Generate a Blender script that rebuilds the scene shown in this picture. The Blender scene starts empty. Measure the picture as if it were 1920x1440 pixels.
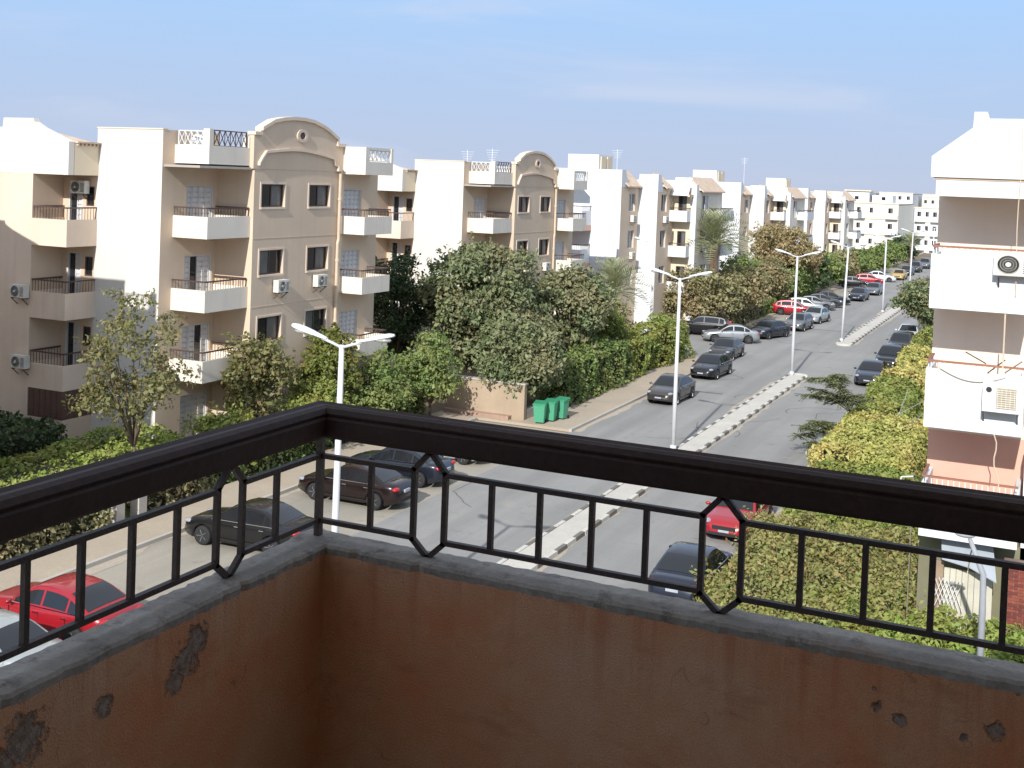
import bpy, math, random
import numpy as np
from mathutils import Vector, Matrix

random.seed(7)
rng = np.random.default_rng(11)
scene = bpy.context.scene
col = scene.collection
R = math.radians

# ------------------------------------------------------------------ camera
EYE = 12.6
YAW, PITCH, ROLL = R(24.943), R(1.5076), 0.037
cam = bpy.data.cameras.new("camera")
cam_o = bpy.data.objects.new("camera", cam)
col.objects.link(cam_o)
cy, sy, cp, sp = math.cos(YAW), math.sin(YAW), math.cos(PITCH), math.sin(PITCH)
r0 = Vector((cy, sy, 0)); fw = Vector((-sy * cp, cy * cp, -sp)); u0 = Vector((-sy * sp, cy * sp, cp))
rt = r0 * math.cos(ROLL) + u0 * math.sin(ROLL)
up = -r0 * math.sin(ROLL) + u0 * math.cos(ROLL)
m = Matrix((rt, up, -fw)).transposed().to_4x4()
m.translation = (0, 0, EYE)
cam_o.matrix_world = m
cam.sensor_width = 36
cam.lens = 36 * 2200 / 1920
cam.shift_y = -328 / 1920
cam.clip_start = 0.05
cam.clip_end = 6000
scene.camera = cam_o

# ------------------------------------------------------------------ sky, sun, exposure
SUN_EL = R(31.5)
SUN_X = 0.09                       # the sun stands behind the camera, slightly to the right of the street axis
world = bpy.data.worlds.new("World")
scene.world = world
world.use_nodes = True
wn = world.node_tree.nodes; wl = world.node_tree.links
wn.clear()
w_out = wn.new("ShaderNodeOutputWorld"); w_bg = wn.new("ShaderNodeBackground")
sky = wn.new("ShaderNodeTexSky"); sky.sky_type = 'NISHITA'; sky.sun_disc = False
sky.sun_elevation = SUN_EL; sky.sun_rotation = math.pi - math.atan(SUN_X)
sky.air_density = 1.0; sky.dust_density = 0.3; sky.ozone_density = 1.5; sky.altitude = 50
# thin winter haze over the whole sky: bluish-white veil, densest towards the horizon all round, with faint wisps
tcw = wn.new("ShaderNodeTexCoord"); sxw = wn.new("ShaderNodeSeparateXYZ"); wl.new(tcw.outputs['Generated'], sxw.inputs[0])
def wmap(src, lo, hi, a, b, smooth=True):
    n = wn.new("ShaderNodeMapRange"); n.interpolation_type = 'SMOOTHSTEP' if smooth else 'LINEAR'
    wl.new(src, n.inputs[0])
    for i, v in enumerate((lo, hi, a, b)): n.inputs[i + 1].default_value = v
    return n.outputs[0]
def wmix(fac, a, b):
    n = wn.new("ShaderNodeMix"); n.data_type = 'RGBA'
    for sk, v in ((n.inputs[0], fac), (n.inputs[6], a), (n.inputs[7], b)):
        if isinstance(v, tuple): sk.default_value = (*v, 1)
        else: wl.new(v, sk)
    return n.outputs[2]
veil = wmix(wmap(sxw.outputs['Z'], 0.0, 0.17, 0, 1, False), (2.06, 2.34, 2.98), (1.54, 2.48, 3.86))
mpw = wn.new("ShaderNodeMapping"); mpw.inputs['Scale'].default_value = (1.0, 1.0, 6.0); mpw.inputs['Location'].default_value = (.3, .1, 0)
nzw = wn.new("ShaderNodeTexNoise"); nzw.inputs['Scale'].default_value = 3.2; nzw.inputs['Detail'].default_value = 7
nzw.inputs['Roughness'].default_value = 0.55; nzw.inputs['Distortion'].default_value = 0.5
wl.new(tcw.outputs['Generated'], mpw.inputs[0]); wl.new(mpw.outputs[0], nzw.inputs['Vector'])
veil = wmix(wmap(nzw.outputs['Fac'], 0.48, 0.80, 0, 0.55), veil, (2.6, 2.83, 3.4))
upper = wn.new("ShaderNodeMix"); upper.data_type = 'RGBA'; upper.inputs[0].default_value = 0.6; upper.inputs[7].default_value = (4.1, 4.15, 4.3, 1)
wl.new(sky.outputs[0], upper.inputs[6])
skyc = wmix(wmap(sxw.outputs['Z'], 0.13, 0.60, 0.0, 0.95), veil, upper.outputs[2])
wl.new(skyc, w_bg.inputs[0])
w_bg.inputs[1].default_value = 0.15
wl.new(w_bg.outputs[0], w_out.inputs[0])

sun = bpy.data.lights.new("sun", 'SUN'); sun.energy = 3.05; sun.angle = R(0.55); sun.color = (1.0, 0.972, 0.935)
sun_o = bpy.data.objects.new("sun", sun); col.objects.link(sun_o)
sd = Vector((-SUN_X, 1, 0)).normalized() * math.cos(SUN_EL) + Vector((0, 0, -math.sin(SUN_EL)))
sun_o.rotation_euler = sd.to_track_quat('-Z', 'Y').to_euler()
sun_o.location = (0, -40, 60)
scene.view_settings.view_transform = 'Standard'
scene.view_settings.look = 'None'
scene.view_settings.exposure = 0.79
scene.view_settings.gamma = 1.0

# ------------------------------------------------------------------ materials
MATS = {}
def _nt(name):
    mt = bpy.data.materials.new(name); mt.use_nodes = True
    nt = mt.node_tree; nt.nodes.clear()
    out = nt.nodes.new("ShaderNodeOutputMaterial")
    return mt, nt, out
def mix_rgb(nt, fac, a, b):
    n = nt.nodes.new("ShaderNodeMix"); n.data_type = 'RGBA'
    for sock, v in ((n.inputs[0], fac), (n.inputs[6], a), (n.inputs[7], b)):
        if isinstance(v, bpy.types.NodeSocket): nt.links.new(v, sock)
        elif isinstance(v, (tuple, list)): sock.default_value = (*v[:3], 1)
        else: sock.default_value = v
    return n.outputs[2]
def noise(nt, scale, detail=4, vec=None, stretch=None, rough=0.6):
    n = nt.nodes.new("ShaderNodeTexNoise"); n.inputs['Scale'].default_value = scale
    n.inputs['Detail'].default_value = detail; n.inputs['Roughness'].default_value = rough
    if vec is None:
        g = nt.nodes.new("ShaderNodeNewGeometry"); vec = g.outputs['Position']
    if stretch:
        mp = nt.nodes.new("ShaderNodeMapping"); mp.inputs['Scale'].default_value = stretch
        nt.links.new(vec, mp.inputs[0]); vec = mp.outputs[0]
    nt.links.new(vec, n.inputs['Vector'])
    return n.outputs['Fac']
def ramp(nt, val, lo, hi, a=0.0, b=1.0):
    n = nt.nodes.new("ShaderNodeMapRange"); nt.links.new(val, n.inputs[0])
    for i, v in enumerate((lo, hi, a, b)): n.inputs[i + 1].default_value = v
    return n.outputs[0]
def surf(name, c, rough=0.8, var=0.12, vscale=0.8, streak=0.0, fine=0.0, fscale=90, bump=0.0, metal=0.0, spec=0.4, coat=0.0, dirt=None):
    """paint / plaster / metal: base colour with broad mottling, optional rain streaks, fine grain and bump"""
    if name in MATS: return MATS[name]
    mt, nt, out = _nt(name)
    b = nt.nodes.new("ShaderNodeBsdfPrincipled")
    b.inputs['Roughness'].default_value = rough; b.inputs['Metallic'].default_value = metal
    b.inputs['Specular IOR Level'].default_value = spec; b.inputs['Coat Weight'].default_value = coat
    b.inputs['Coat Roughness'].default_value = 0.06
    cc = tuple(c)
    if var:
        n1 = ramp(nt, noise(nt, vscale, 5), 0.3, 0.7)
        cc = mix_rgb(nt, n1, tuple(x * (1 - var) for x in c), tuple(min(1, x * (1 + var * 0.7)) for x in c))
    if streak:
        s = ramp(nt, noise(nt, 1.0, 5, stretch=(2.6, 2.6, 0.16)), 0.5, 0.78, 0, streak)
        cc = mix_rgb(nt, s, cc, dirt or tuple(x * 0.55 for x in c))
    if fine:
        s = ramp(nt, noise(nt, fscale, 3), 0.35, 0.7, 0, 1)
        cc = mix_rgb(nt, s, cc, tuple(x * (1 - fine) for x in c))
    if isinstance(cc, tuple): b.inputs['Base Color'].default_value = (*cc, 1)
    else: nt.links.new(cc, b.inputs['Base Color'])
    if bump:
        bp = nt.nodes.new("ShaderNodeBump"); bp.inputs['Strength'].default_value = bump; bp.inputs['Distance'].default_value = 0.01
        nt.links.new(noise(nt, fscale, 4), bp.inputs['Height']); nt.links.new(bp.outputs[0], b.inputs['Normal'])
    nt.links.new(b.outputs[0], out.inputs[0])
    MATS[name] = mt
    return mt
def leafmat(name, cols, trans=0.22, big=None, bigscale=0.5, rough=0.55):
    """foliage: colour picked per leaf, drifting to a second hue in broad patches; some light passes through"""
    if name in MATS: return MATS[name]
    mt, nt, out = _nt(name)
    g = nt.nodes.new("ShaderNodeNewGeometry")
    cr = nt.nodes.new("ShaderNodeValToRGB"); el = cr.color_ramp.elements
    el[0].color = (*cols[0], 1); el[1].color = (*cols[-1], 1)
    for i, c in enumerate(cols[1:-1], 1):
        e = el.new(i / (len(cols) - 1)); e.color = (*c, 1)
    nt.links.new(g.outputs['Random Per Island'], cr.inputs[0])
    cc = cr.outputs[0]
    if big:
        cc = mix_rgb(nt, ramp(nt, noise(nt, bigscale, 3), 0.42, 0.66, 0, 0.8), cc, big)
    d = nt.nodes.new("ShaderNodeBsdfPrincipled"); d.inputs['Roughness'].default_value = rough
    d.inputs['Specular IOR Level'].default_value = 0.35
    nt.links.new(cc, d.inputs['Base Color'])
    t = nt.nodes.new("ShaderNodeBsdfTranslucent"); nt.links.new(cc, t.inputs[0])
    mx = nt.nodes.new("ShaderNodeMixShader"); mx.inputs[0].default_value = trans
    nt.links.new(d.outputs[0], mx.inputs[1]); nt.links.new(t.outputs[0], mx.inputs[2])
    nt.links.new(mx.outputs[0], out.inputs[0])
    MATS[name] = mt
    return mt

WHITE = surf("white_paint", (0.68, 0.69, 0.70), 0.85, 0.05, 0.5, streak=0.10, fine=0.05, fscale=40, dirt=(0.5, 0.47, 0.42))
WARM = surf("sunlit_beige_plaster", (0.685, 0.645, 0.59), 0.9, 0.09, 0.35, streak=0.35, fine=0.05, fscale=40, dirt=(0.5, 0.42, 0.34))  # beige of the arched houses with the sun's whitening put into the colour
SOFT = surf("pale_beige_plaster", (0.70, 0.575, 0.455), 0.9, 0.09, 0.5, streak=0.3, dirt=(.5, .38, .28))
TAN = surf("beige_plaster", (0.665, 0.525, 0.39), 0.9, 0.13, 0.35, streak=0.42, fine=0.08, fscale=60, dirt=(0.48, 0.36, 0.27))
CREAM = surf("cream_plaster", (0.72, 0.62, 0.46), 0.9, 0.06, 0.7, streak=0.15, fine=0.05, fscale=60)
BALC = surf("offwhite_plaster", (0.76, 0.69, 0.59), 0.88, 0.10, 0.8, streak=0.5, fine=0.06, fscale=60, dirt=(0.42, 0.39, 0.35))
PEACH = surf("peach_plaster", (0.84, 0.68, 0.55), 0.9, 0.07, 0.8, streak=0.18, fine=0.05, fscale=60)
PINK = surf("salmon_plaster", (0.72, 0.41, 0.31), 0.9, 0.07, 0.8, streak=0.15, fine=0.06, fscale=60)
YCREAM = surf("pale_yellow_plaster", (0.76, 0.73, 0.62), 0.9, 0.05, 0.1, streak=0.08)
ROOF = surf("roof_screed", (0.42, 0.38, 0.33), 0.95, 0.15, 0.6)
TILE = surf("roof_tile", (0.60, 0.46, 0.34), 0.85, 0.2, 2.0)
BROWN = surf("brown_metal", (0.09, 0.055, 0.045), 0.5, 0.15, 3.0)
SHUT = surf("brown_shutter", (0.13, 0.075, 0.055), 0.6, 0.2, 2.0)
WWOOD = surf("white_shutter", (0.62, 0.61, 0.60), 0.6, 0.08, 1.0)
GLASS = surf("window_glass", (0.018, 0.02, 0.024), 0.08, 0.3, 0.6, spec=0.6)
GLASS2 = surf("painted_reflection_glass", (0.13, 0.13, 0.125), 0.25, 0.25, 1.5, spec=0.5)  # lighter grey pane, its reflection put into the base colour
ACM = surf("ac_casing", (0.66, 0.64, 0.58), 0.5, 0.06, 3.0, streak=0.2)
DARK = surf("dark_grille", (0.03, 0.03, 0.032), 0.5, 0.1, 4)
PIPE = surf("drain_pipe", (0.62, 0.50, 0.37), 0.6, 0.1, 2)
LATT = surf("white_lattice", (0.7, 0.7, 0.68), 0.6, 0.05, 2)
def asphalt(name="asphalt", k=(1.0, .985, .955)):
    mt, nt, out = _nt(name)
    b = nt.nodes.new("ShaderNodeBsdfPrincipled"); b.inputs['Roughness'].default_value = .9; b.inputs['Specular IOR Level'].default_value = .25
    c = mix_rgb(nt, ramp(nt, noise(nt, .22, 5), .3, .7), tuple(a * b for a, b in zip((.255, .255, .25), k)), tuple(a * b for a, b in zip((.315, .31, .30), k)))
    c = mix_rgb(nt, ramp(nt, noise(nt, 1.0, 5, stretch=(.75, .03, 1)), .42, .66, 0, .8), c, tuple(a * b for a, b in zip((.22, .22, .217), k)))
    c = mix_rgb(nt, ramp(nt, noise(nt, 1.1, 7, rough=.75), .58, .70, 0, .65), c, tuple(a * b for a, b in zip((.155, .152, .148), k)))
    c = mix_rgb(nt, ramp(nt, noise(nt, .35, 6, rough=.7), .60, .75, 0, .55), c, tuple(a * b for a, b in zip((.40, .37, .32), k)))
    c = mix_rgb(nt, ramp(nt, noise(nt, 11, 3), .35, .7, 0, .3), c, tuple(a * b for a, b in zip((.19, .19, .185), k)))
    nt.links.new(c, b.inputs['Base Color']); nt.links.new(b.outputs[0], out.inputs[0])
    MATS[name] = mt; return mt
ASPH = asphalt()
ASPHS = asphalt("sandy_asphalt", (1.22, 1.12, .95))
EARTH = surf("earth", (0.20, 0.155, 0.105), 1.0, 0.25, 0.35, fine=0.2, fscale=7, bump=0.3)
PAVE = surf("sandy_pavement", (0.42, 0.35, 0.265), 0.95, 0.14, 0.5, fine=0.14, fscale=12, bump=0.2)
CONC = surf("concrete_slab", (0.46, 0.43, 0.375), 0.92, 0.12, 0.7, fine=0.12, fscale=14, bump=0.2)
KW = surf("kerb_white", (0.58, 0.56, 0.50), 0.85, 0.16, 2.0, fine=0.15, fscale=20)
KB = surf("kerb_black", (0.18, 0.165, 0.145), 0.85, 0.3, 2.5, fine=0.2, fscale=20)
WALLT = surf("garden_wall_plaster", (0.42, 0.325, 0.23), 0.95, 0.18, 0.9, streak=0.3, fine=0.1, fscale=30, bump=0.3)
POLE = surf("grey_painted_steel", (0.60, 0.61, 0.62), 0.45, 0.06, 1.5, spec=0.5)
HEADM = surf("lamp_housing", (0.72, 0.74, 0.77), 0.4, 0.05, 2)
LENS = surf("lamp_lens", (0.40, 0.40, 0.38), 0.15, 0.1, 4)
BARK = surf("bark", (0.17, 0.125, 0.09), 0.95, 0.25, 3.0, fine=0.3, fscale=25, bump=0.5)
BARKP = surf("palm_bark", (0.26, 0.18, 0.12), 0.95, 0.3, 5.0, fine=0.3, fscale=18, bump=0.6)
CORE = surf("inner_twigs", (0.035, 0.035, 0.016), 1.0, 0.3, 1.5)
BIN = surf("green_plastic", (0.075, 0.33, 0.19), 0.5, 0.08, 3)
BIND = surf("dark_green_plastic", (0.035, 0.24, 0.12), 0.5, 0.08, 3)  # darker green for lid and handle
RUBBER = surf("rubber", (0.022, 0.022, 0.023), 0.8, 0.1, 5)
RIM = surf("alloy", (0.30, 0.30, 0.31), 0.45, 0.05, 5, metal=0.8)
CHROME = surf("chrome", (0.75, 0.75, 0.77), 0.15, 0, metal=1.0)
CGLASS = surf("car_glass", (0.012, 0.014, 0.017), 0.04, 0, spec=0.7)
HLAMP = surf("headlamp_glass", (0.30, 0.31, 0.33), 0.1, 0, spec=0.8)
TLAMP = surf("tail_lamp", (0.42, 0.012, 0.015), 0.15, 0, spec=0.7)
PLATE = surf("plate", (0.38, 0.40, 0.44), 0.5, 0.1, 6)
BLKP = surf("black_plastic", (0.02, 0.02, 0.02), 0.6, 0.05, 6)
def paint(name, c, metal=0.25, rough=0.32):
    return surf("paint_" + name, c, rough, 0.04, 2.0, metal=metal, coat=0.7, spec=0.5)

# ------------------------------------------------------------------ mesh helpers
class MB:
    def __init__(s): s.v = []; s.f = []
    def quad(s, a, b, c, d):
        n = len(s.v); s.v += [tuple(a), tuple(b), tuple(c), tuple(d)]; s.f.append((n, n + 1, n + 2, n + 3)); return s
    def box(s, x0, x1, y0, y1, z0, z1):
        n = len(s.v)
        s.v += [(x, y, z) for z in (z0, z1) for y in (y0, y1) for x in (x0, x1)]
        for f in ((0, 2, 3, 1), (4, 5, 7, 6), (0, 1, 5, 4), (2, 6, 7, 3), (0, 4, 6, 2), (1, 3, 7, 5)):
            s.f.append(tuple(n + i for i in f))
        return s
    def hexa(s, pts):
        n = len(s.v); s.v += [tuple(p) for p in pts]
        for f in ((0, 2, 3, 1), (4, 5, 7, 6), (0, 1, 5, 4), (2, 6, 7, 3), (0, 4, 6, 2), (1, 3, 7, 5)):
            s.f.append(tuple(n + i for i in f))
        return s
    def prism(s, poly, ext):
        """poly: list of 3D points, ext: extrusion vector"""
        n = len(s.v); k = len(poly); e = Vector(ext)
        s.v += [tuple(p) for p in poly] + [tuple(Vector(p) + e) for p in poly]
        s.f.append(tuple(range(n, n + k))); s.f.append(tuple(range(n + 2 * k - 1, n + k - 1, -1)))
        for i in range(k):
            j = (i + 1) % k; s.f.append((n + i, n + j, n + k + j, n + k + i))
        return s
    def bar(s, a, b, w, h=None):
        """square bar from a to b"""
        h = h or w
        a, b = Vector(a), Vector(b); d = (b - a).normalized()
        ref = Vector((0, 0, 1)) if abs(d.z) < 0.95 else Vector((0, 1, 0))
        sx = d.cross(ref).normalized() * (w / 2); sz = sx.cross(d).normalized() * (h / 2)
        pts = []
        for p in (a, b):
            for q in (-sz, sz):
                for t in (-sx, sx): pts.append(p + q + t)
        return s.hexa(pts)
    def tube(s, path, rad, sides=8, cap=True):
        path = [Vector(p) for p in path]; n = len(s.v); k = len(path)
        if not hasattr(rad, '__len__'): rad = [rad] * k
        prev = None
        for i, p in enumerate(path):
            d = (path[min(i + 1, k - 1)] - path[max(i - 1, 0)]).normalized()
            ref = prev if prev is not None else (Vector((1, 0, 0)) if abs(d.x) < 0.9 else Vector((0, 1, 0)))
            a = d.cross(ref).normalized(); b = a.cross(d).normalized(); prev = b
            for j in range(sides):
                t = 2 * math.pi * j / sides
                s.v.append(tuple(p + (a * math.cos(t) + b * math.sin(t)) * rad[i]))
        for i in range(k - 1):
            for j in range(sides):
                j2 = (j + 1) % sides
                s.f.append((n + i * sides + j, n + i * sides + j2, n + (i + 1) * sides + j2, n + (i + 1) * sides + j))
        if cap:
            s.f.append(tuple(n + j for j in range(sides))[::-1]); s.f.append(tuple(n + (k - 1) * sides + j for j in range(sides)))
        return s
    def lathe(s, prof, sides, axis='z', o=(0, 0, 0)):
        """prof: (radius, height) list around an axis"""
        n = len(s.v); k = len(prof)
        for (r, h) in prof:
            for j in range(sides):
                t = 2 * math.pi * j / sides; a, b = r * math.cos(t), r * math.sin(t)
                p = {'z': (a, b, h), 'y': (a, h, b), 'x': (h, a, b)}[axis]
                s.v.append((p[0] + o[0], p[1] + o[1], p[2] + o[2]))
        for i in range(k - 1):
            for j in range(sides):
                j2 = (j + 1) % sides
                s.f.append((n + i * sides + j, n + i * sides + j2, n + (i + 1) * sides + j2, n + (i + 1) * sides + j))
        s.f.append(tuple(n + j for j in range(sides))); s.f.append(tuple(n + (k - 1) * sides + j for j in range(sides)))
        return s
    def blob(s, c, r, nu=10, nv=6):
        n = len(s.v)
        for i in range(nv + 1):
            ph = math.pi * i / nv
            for j in range(nu):
                t = 2 * math.pi * j / nu
                s.v.append((c[0] + r[0] * math.sin(ph) * math.cos(t), c[1] + r[1] * math.sin(ph) * math.sin(t), c[2] + r[2] * math.cos(ph)))
        for i in range(nv):
            for j in range(nu):
                j2 = (j + 1) % nu
                s.f.append((n + i * nu + j, n + i * nu + j2, n + (i + 1) * nu + j2, n + (i + 1) * nu + j))
        return s
    def mesh(s, name, mat, smooth=False):
        me = bpy.data.meshes.new(name); me.from_pydata(s.v, [], s.f); me.validate(); me.update()
        if mat: me.materials.append(mat)
        if smooth: me.polygons.foreach_set('use_smooth', [True] * len(me.polygons))
        return me
    def build(s, name, mat, parent=None, smooth=False, loc=None):
        o = bpy.data.objects.new(name, s.mesh(name, mat, smooth)); col.objects.link(o)
        if parent: o.parent = parent
        if loc: o.location = loc
        return o

def tag(o, label=None, cat=None, group=None, kind=None):
    if label: o['label'] = label
    if cat: o['category'] = cat
    if group: o['group'] = group
    if kind: o['kind'] = kind
    return o
def empty(name, loc=(0, 0, 0), rz=0.0, label=None, cat=None, group=None):
    o = bpy.data.objects.new(name, None); col.objects.link(o); o.location = loc; o.rotation_euler = (0, 0, rz)
    o.empty_display_size = 0.3
    return tag(o, label, cat, group)
def inst(name, me, parent=None, loc=(0, 0, 0), rot=(0, 0, 0), sc=None):
    o = bpy.data.objects.new(name, me); col.objects.link(o); o.parent = parent; o.location = loc; o.rotation_euler = rot
    if sc: o.scale = sc
    return o
def copy_tree(o, parent=None):
    c = o.copy(); col.objects.link(c); c.parent = parent
    for ch in list(o.children): copy_tree(ch, c)
    return c
def frame(o, u, n):
    """point maker on an upright wall: a along the wall, z up, d outward"""
    def P(a, z, d=0.0): return (o[0] + u[0] * a + n[0] * d, o[1] + u[1] * a + n[1] * d, z)
    return P
def fbox(mb, P, a0, a1, z0, z1, d0, d1):
    return mb.hexa([P(a, z, d) for z in (z0, z1) for d in (d0, d1) for a in (a0, a1)])
def wall(mb, P, a0, a1, z0, z1, holes=(), depth=0.22, d=0.0):
    """a wall face with real openings and their reveals"""
    us = sorted({a0, a1, *[h[0] for h in holes], *[h[1] for h in holes]})
    zs = sorted({z0, z1, *[h[2] for h in holes], *[h[3] for h in holes]})
    for i in range(len(us) - 1):
        for j in range(len(zs) - 1):
            um, zm = (us[i] + us[i + 1]) / 2, (zs[j] + zs[j + 1]) / 2
            if any(h[0] < um < h[1] and h[2] < zm < h[3] for h in holes): continue
            mb.quad(P(us[i], zs[j], d), P(us[i + 1], zs[j], d), P(us[i + 1], zs[j + 1], d), P(us[i], zs[j + 1], d))
    for h in holes:
        q = [(h[0], h[2]), (h[1], h[2]), (h[1], h[3]), (h[0], h[3])]
        for k in range(4):
            p, r_ = q[k], q[(k + 1) % 4]
            mb.quad(P(*p, d), P(*r_, d), P(*r_, d - depth), P(*p, d - depth))
    return mb
def window(parent, P, h, d=0.0, depth=0.2, fmat=None, dark_left=True, panes=2):
    """sliding window set back in its opening: frame > panes"""
    a0, a1, z0, z1 = h; fm = fmat or BROWN; t = 0.06
    mb = MB(); di, do = d - depth + 0.005, d - depth + 0.10
    fbox(mb, P, a0, a0 + t, z0, z1, di, do); fbox(mb, P, a1 - t, a1, z0, z1, di, do)
    fbox(mb, P, a0 + t, a1 - t, z0, z0 + t, di, do); fbox(mb, P, a0 + t, a1 - t, z1 - t, z1, di, do)
    for k in range(1, panes):
        mid = a0 + (a1 - a0) * k / panes
        fbox(mb, P, mid - t / 2, mid + t / 2, z0 + t, z1 - t, di, do - 0.01)
    w = mb.build("window", fm, parent)
    for k in range(panes):
        p0 = a0 + (a1 - a0) * k / panes + (t if k == 0 else t / 2); p1 = a0 + (a1 - a0) * (k + 1) / panes - (t if k == panes - 1 else t / 2)
        mb = MB(); fbox(mb, P, p0, p1, z0 + t, z1 - t, di + 0.005, di + (0.03 if k % 2 else 0.05))
        mb.build("pane", GLASS if (k % 2 == 0) == dark_left else GLASS2, w)
    return w
def shutters(parent, P, h, d=0.0, leaves=4, mat=None, name="door", skip=(), depth=0.16):
    """tall louvred door: each leaf a panel with slats, sub-part of the door frame"""
    a0, a1, z0, z1 = h; m_ = mat or WWOOD; mb = MB(); t = 0.05
    di = d - depth
    fbox(mb, P, a0, a0 + t, z0, z1, di, di + .12); fbox(mb, P, a1 - t, a1, z0, z1, di, di + .12)
    fbox(mb, P, a0 + t, a1 - t, z1 - t, z1, di, di + .12)
    o = mb.build(name, m_, parent)
    w = (a1 - a0 - 2 * t) / leaves
    for k in range(leaves):
        l0 = a0 + t + k * w + 0.012; l1 = l0 + w - 0.024; mb = MB()
        if k in skip:
            fbox(mb, P, l0, l1, z0 + .02, z1 - t - .02, di + .005, di + .02); mb.build("pane", GLASS, o); continue
        s_ = 0.055
        fbox(mb, P, l0, l0 + s_, z0, z1 - t - .01, di + .02, di + .07); fbox(mb, P, l1 - s_, l1, z0, z1 - t - .01, di + .02, di + .07)
        nsl = 9
        for q in range(nsl):
            zz = z0 + (z1 - t - z0) * q / nsl
            fbox(mb, P, l0 + s_, l1 - s_, zz + .015, zz + (z1 - t - z0) / nsl - .03, di + .02, di + .05)
        fbox(mb, P, l0 + s_, l1 - s_, z0, z1 - t - .01, di, di + .012)
        mb.build("leaf", m_, o)
    return o
def balcony(parent, P, a0, a1, zb, zt, d0, d1, mat=None, rail=0.0, railmat=None, lattice=False, side=True, posts=3, name="balcony"):
    """slab with solid parapet on the outer edge and both ends; railing is a sub-part"""
    m_ = mat or BALC; mb = MB(); t = 0.12
    fbox(mb, P, a0, a1, zb, zb + 0.16, d0, d1)
    fbox(mb, P, a0, a1, zb + 0.16, zt, d1 - t, d1)
    if side:
        fbox(mb, P, a0, a0 + t, zb + 0.16, zt, d0, d1 - t); fbox(mb, P, a1 - t, a1, zb + 0.16, zt, d0, d1 - t)
    o = mb.build(name, m_, parent)
    if rail:
        rm = railmat or BROWN; mb = MB(); zr = zt + rail
        pts = [P(a0 + .06, zr, d0), P(a0 + .06, zr, d1 - .06), P(a1 - .06, zr, d1 - .06), P(a1 - .06, zr, d0)]
        if not side: pts = pts[1:3]
        for p, q in zip(pts, pts[1:]):
            mb.bar(p, q, 0.07, 0.06)
            L_ = (Vector(q) - Vector(p)).length; k = max(2, int(L_ / 0.16))
            for i in range(k + 1):
                c = Vector(p).lerp(Vector(q), min(1, max(0, i / k)))
                mb.bar((c.x, c.y, zt - .01), (c.x, c.y, zr - .02), 0.016)
        mb.build("railing", rm, o)
    return o
def lattice_panel(parent, P, a0, a1, z0, z1, d, mat=LATT, n=5, t=0.025):
    """ornamental metal panel: frame and crossed bars"""
    mb = MB()
    for (p, q) in ((P(a0, z0, d), P(a1, z0, d)), (P(a0, z1, d), P(a1, z1, d)), (P(a0, z0, d), P(a0, z1, d)), (P(a1, z0, d), P(a1, z1, d))): mb.bar(p, q, 0.045)
    for i in range(n):
        b0 = a0 + (a1 - a0) * i / n; b1 = a0 + (a1 - a0) * (i + 1) / n
        mb.bar(P(b0, z0, d), P(b1, z1, d + .004), t); mb.bar(P(b1, z0, d + .008), P(b0, z1, d + .012), t)
        if i: mb.bar(P(b0, z0, d - .01), P(b0, z1, d - .01), t)
    return mb.build("railing_panel", mat, parent)

_AC = {}
def ac_unit(P, a, z, d, label, w=0.82, h=0.56, group="air conditioners on the facades"):
    """outdoor air-conditioner unit on brackets; fan faces outward"""
    if 'case' not in _AC:
        mb = MB(); mb.box(-.41, .41, -.28, 0, 0, .56); mb.box(-.40, .40, -.29, -.28, .02, .54); _AC['case'] = mb.mesh("casing", ACM)
        mb = MB(); mb.lathe([(.225, -.292), (.225, -.31), (.20, -.312), (.0, -.312)], 20, 'y', (-.12, 0, .28)); _AC['fan'] = mb.mesh("fan_grille", DARK)
        mb = MB(); mb.lathe([(.06, -.313), (.06, -.325), (0, -.325)], 12, 'y', (-.12, 0, .28))
        for k in range(3): mb.lathe([(.22 - k * .055, -.313), (.22 - k * .055, -.320), (.21 - k * .055, -.320), (.21 - k * .055, -.313)], 20, 'y', (-.12, 0, .28))
        _AC['hub'] = mb.mesh("hub", ACM)
        mb = MB()
        for k in range(8): mb.box(.17, .37, -.296, -.29, .08 + k * .05, .10 + k * .05)
        _AC['vent'] = mb.mesh("vent", DARK)
        mb = MB()
        for sx in (-.3, .3): mb.box(sx - .02, sx + .02, -.30, .05, -.05, -.002); mb.bar((sx, -.26, -.04), (sx, .04, -.30), .03)
        _AC['bracket'] = mb.mesh("bracket", BROWN)
    p0 = Vector(P(a, z, d)); nrm = (Vector(P(a, z, d + 1)) - p0)
    o = empty("air_conditioner", p0 + nrm * 0.06, math.atan2(nrm.y, nrm.x) + math.pi / 2, label, "air conditioner", group)
    o.scale = (w / .82, 1, h / .56)
    inst("casing", _AC['case'], o)
    f = inst("fan_grille", _AC['fan'], o); inst("hub", _AC['hub'], f)
    inst("vent", _AC['vent'], o); inst("bracket", _AC['bracket'], o)
    return o

# ================================================================== THE GROUND
def sheet(name, x0, x1, y0, y1, z, mat, nx=1, ny=1):
    mb = MB(); mb.quad((x0, y0, z), (x1, y0, z), (x1, y1, z), (x0, y1, z))
    return tag(mb.build(name, mat), kind='structure')
sheet("ground", -3000, 3000, -3000, 3000, 0.0, EARTH)
KL, ML0, ML1, KR = -21.7, -15.95, -14.7, -8.95            # kerb lines of the dual carriageway
road = sheet("road", KL, KR, -120, 330, 0.010, ASPH)
sheet("parking_bay", -26.9, KL, -20, 54.2, 0.006, ASPHS)
sheet("side_street", -140, KL, 83.5, 97.0, 0.006, ASPH)
sheet("parking_strip", -25.0, KL, 112, 215, 0.006, ASPHS)

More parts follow.
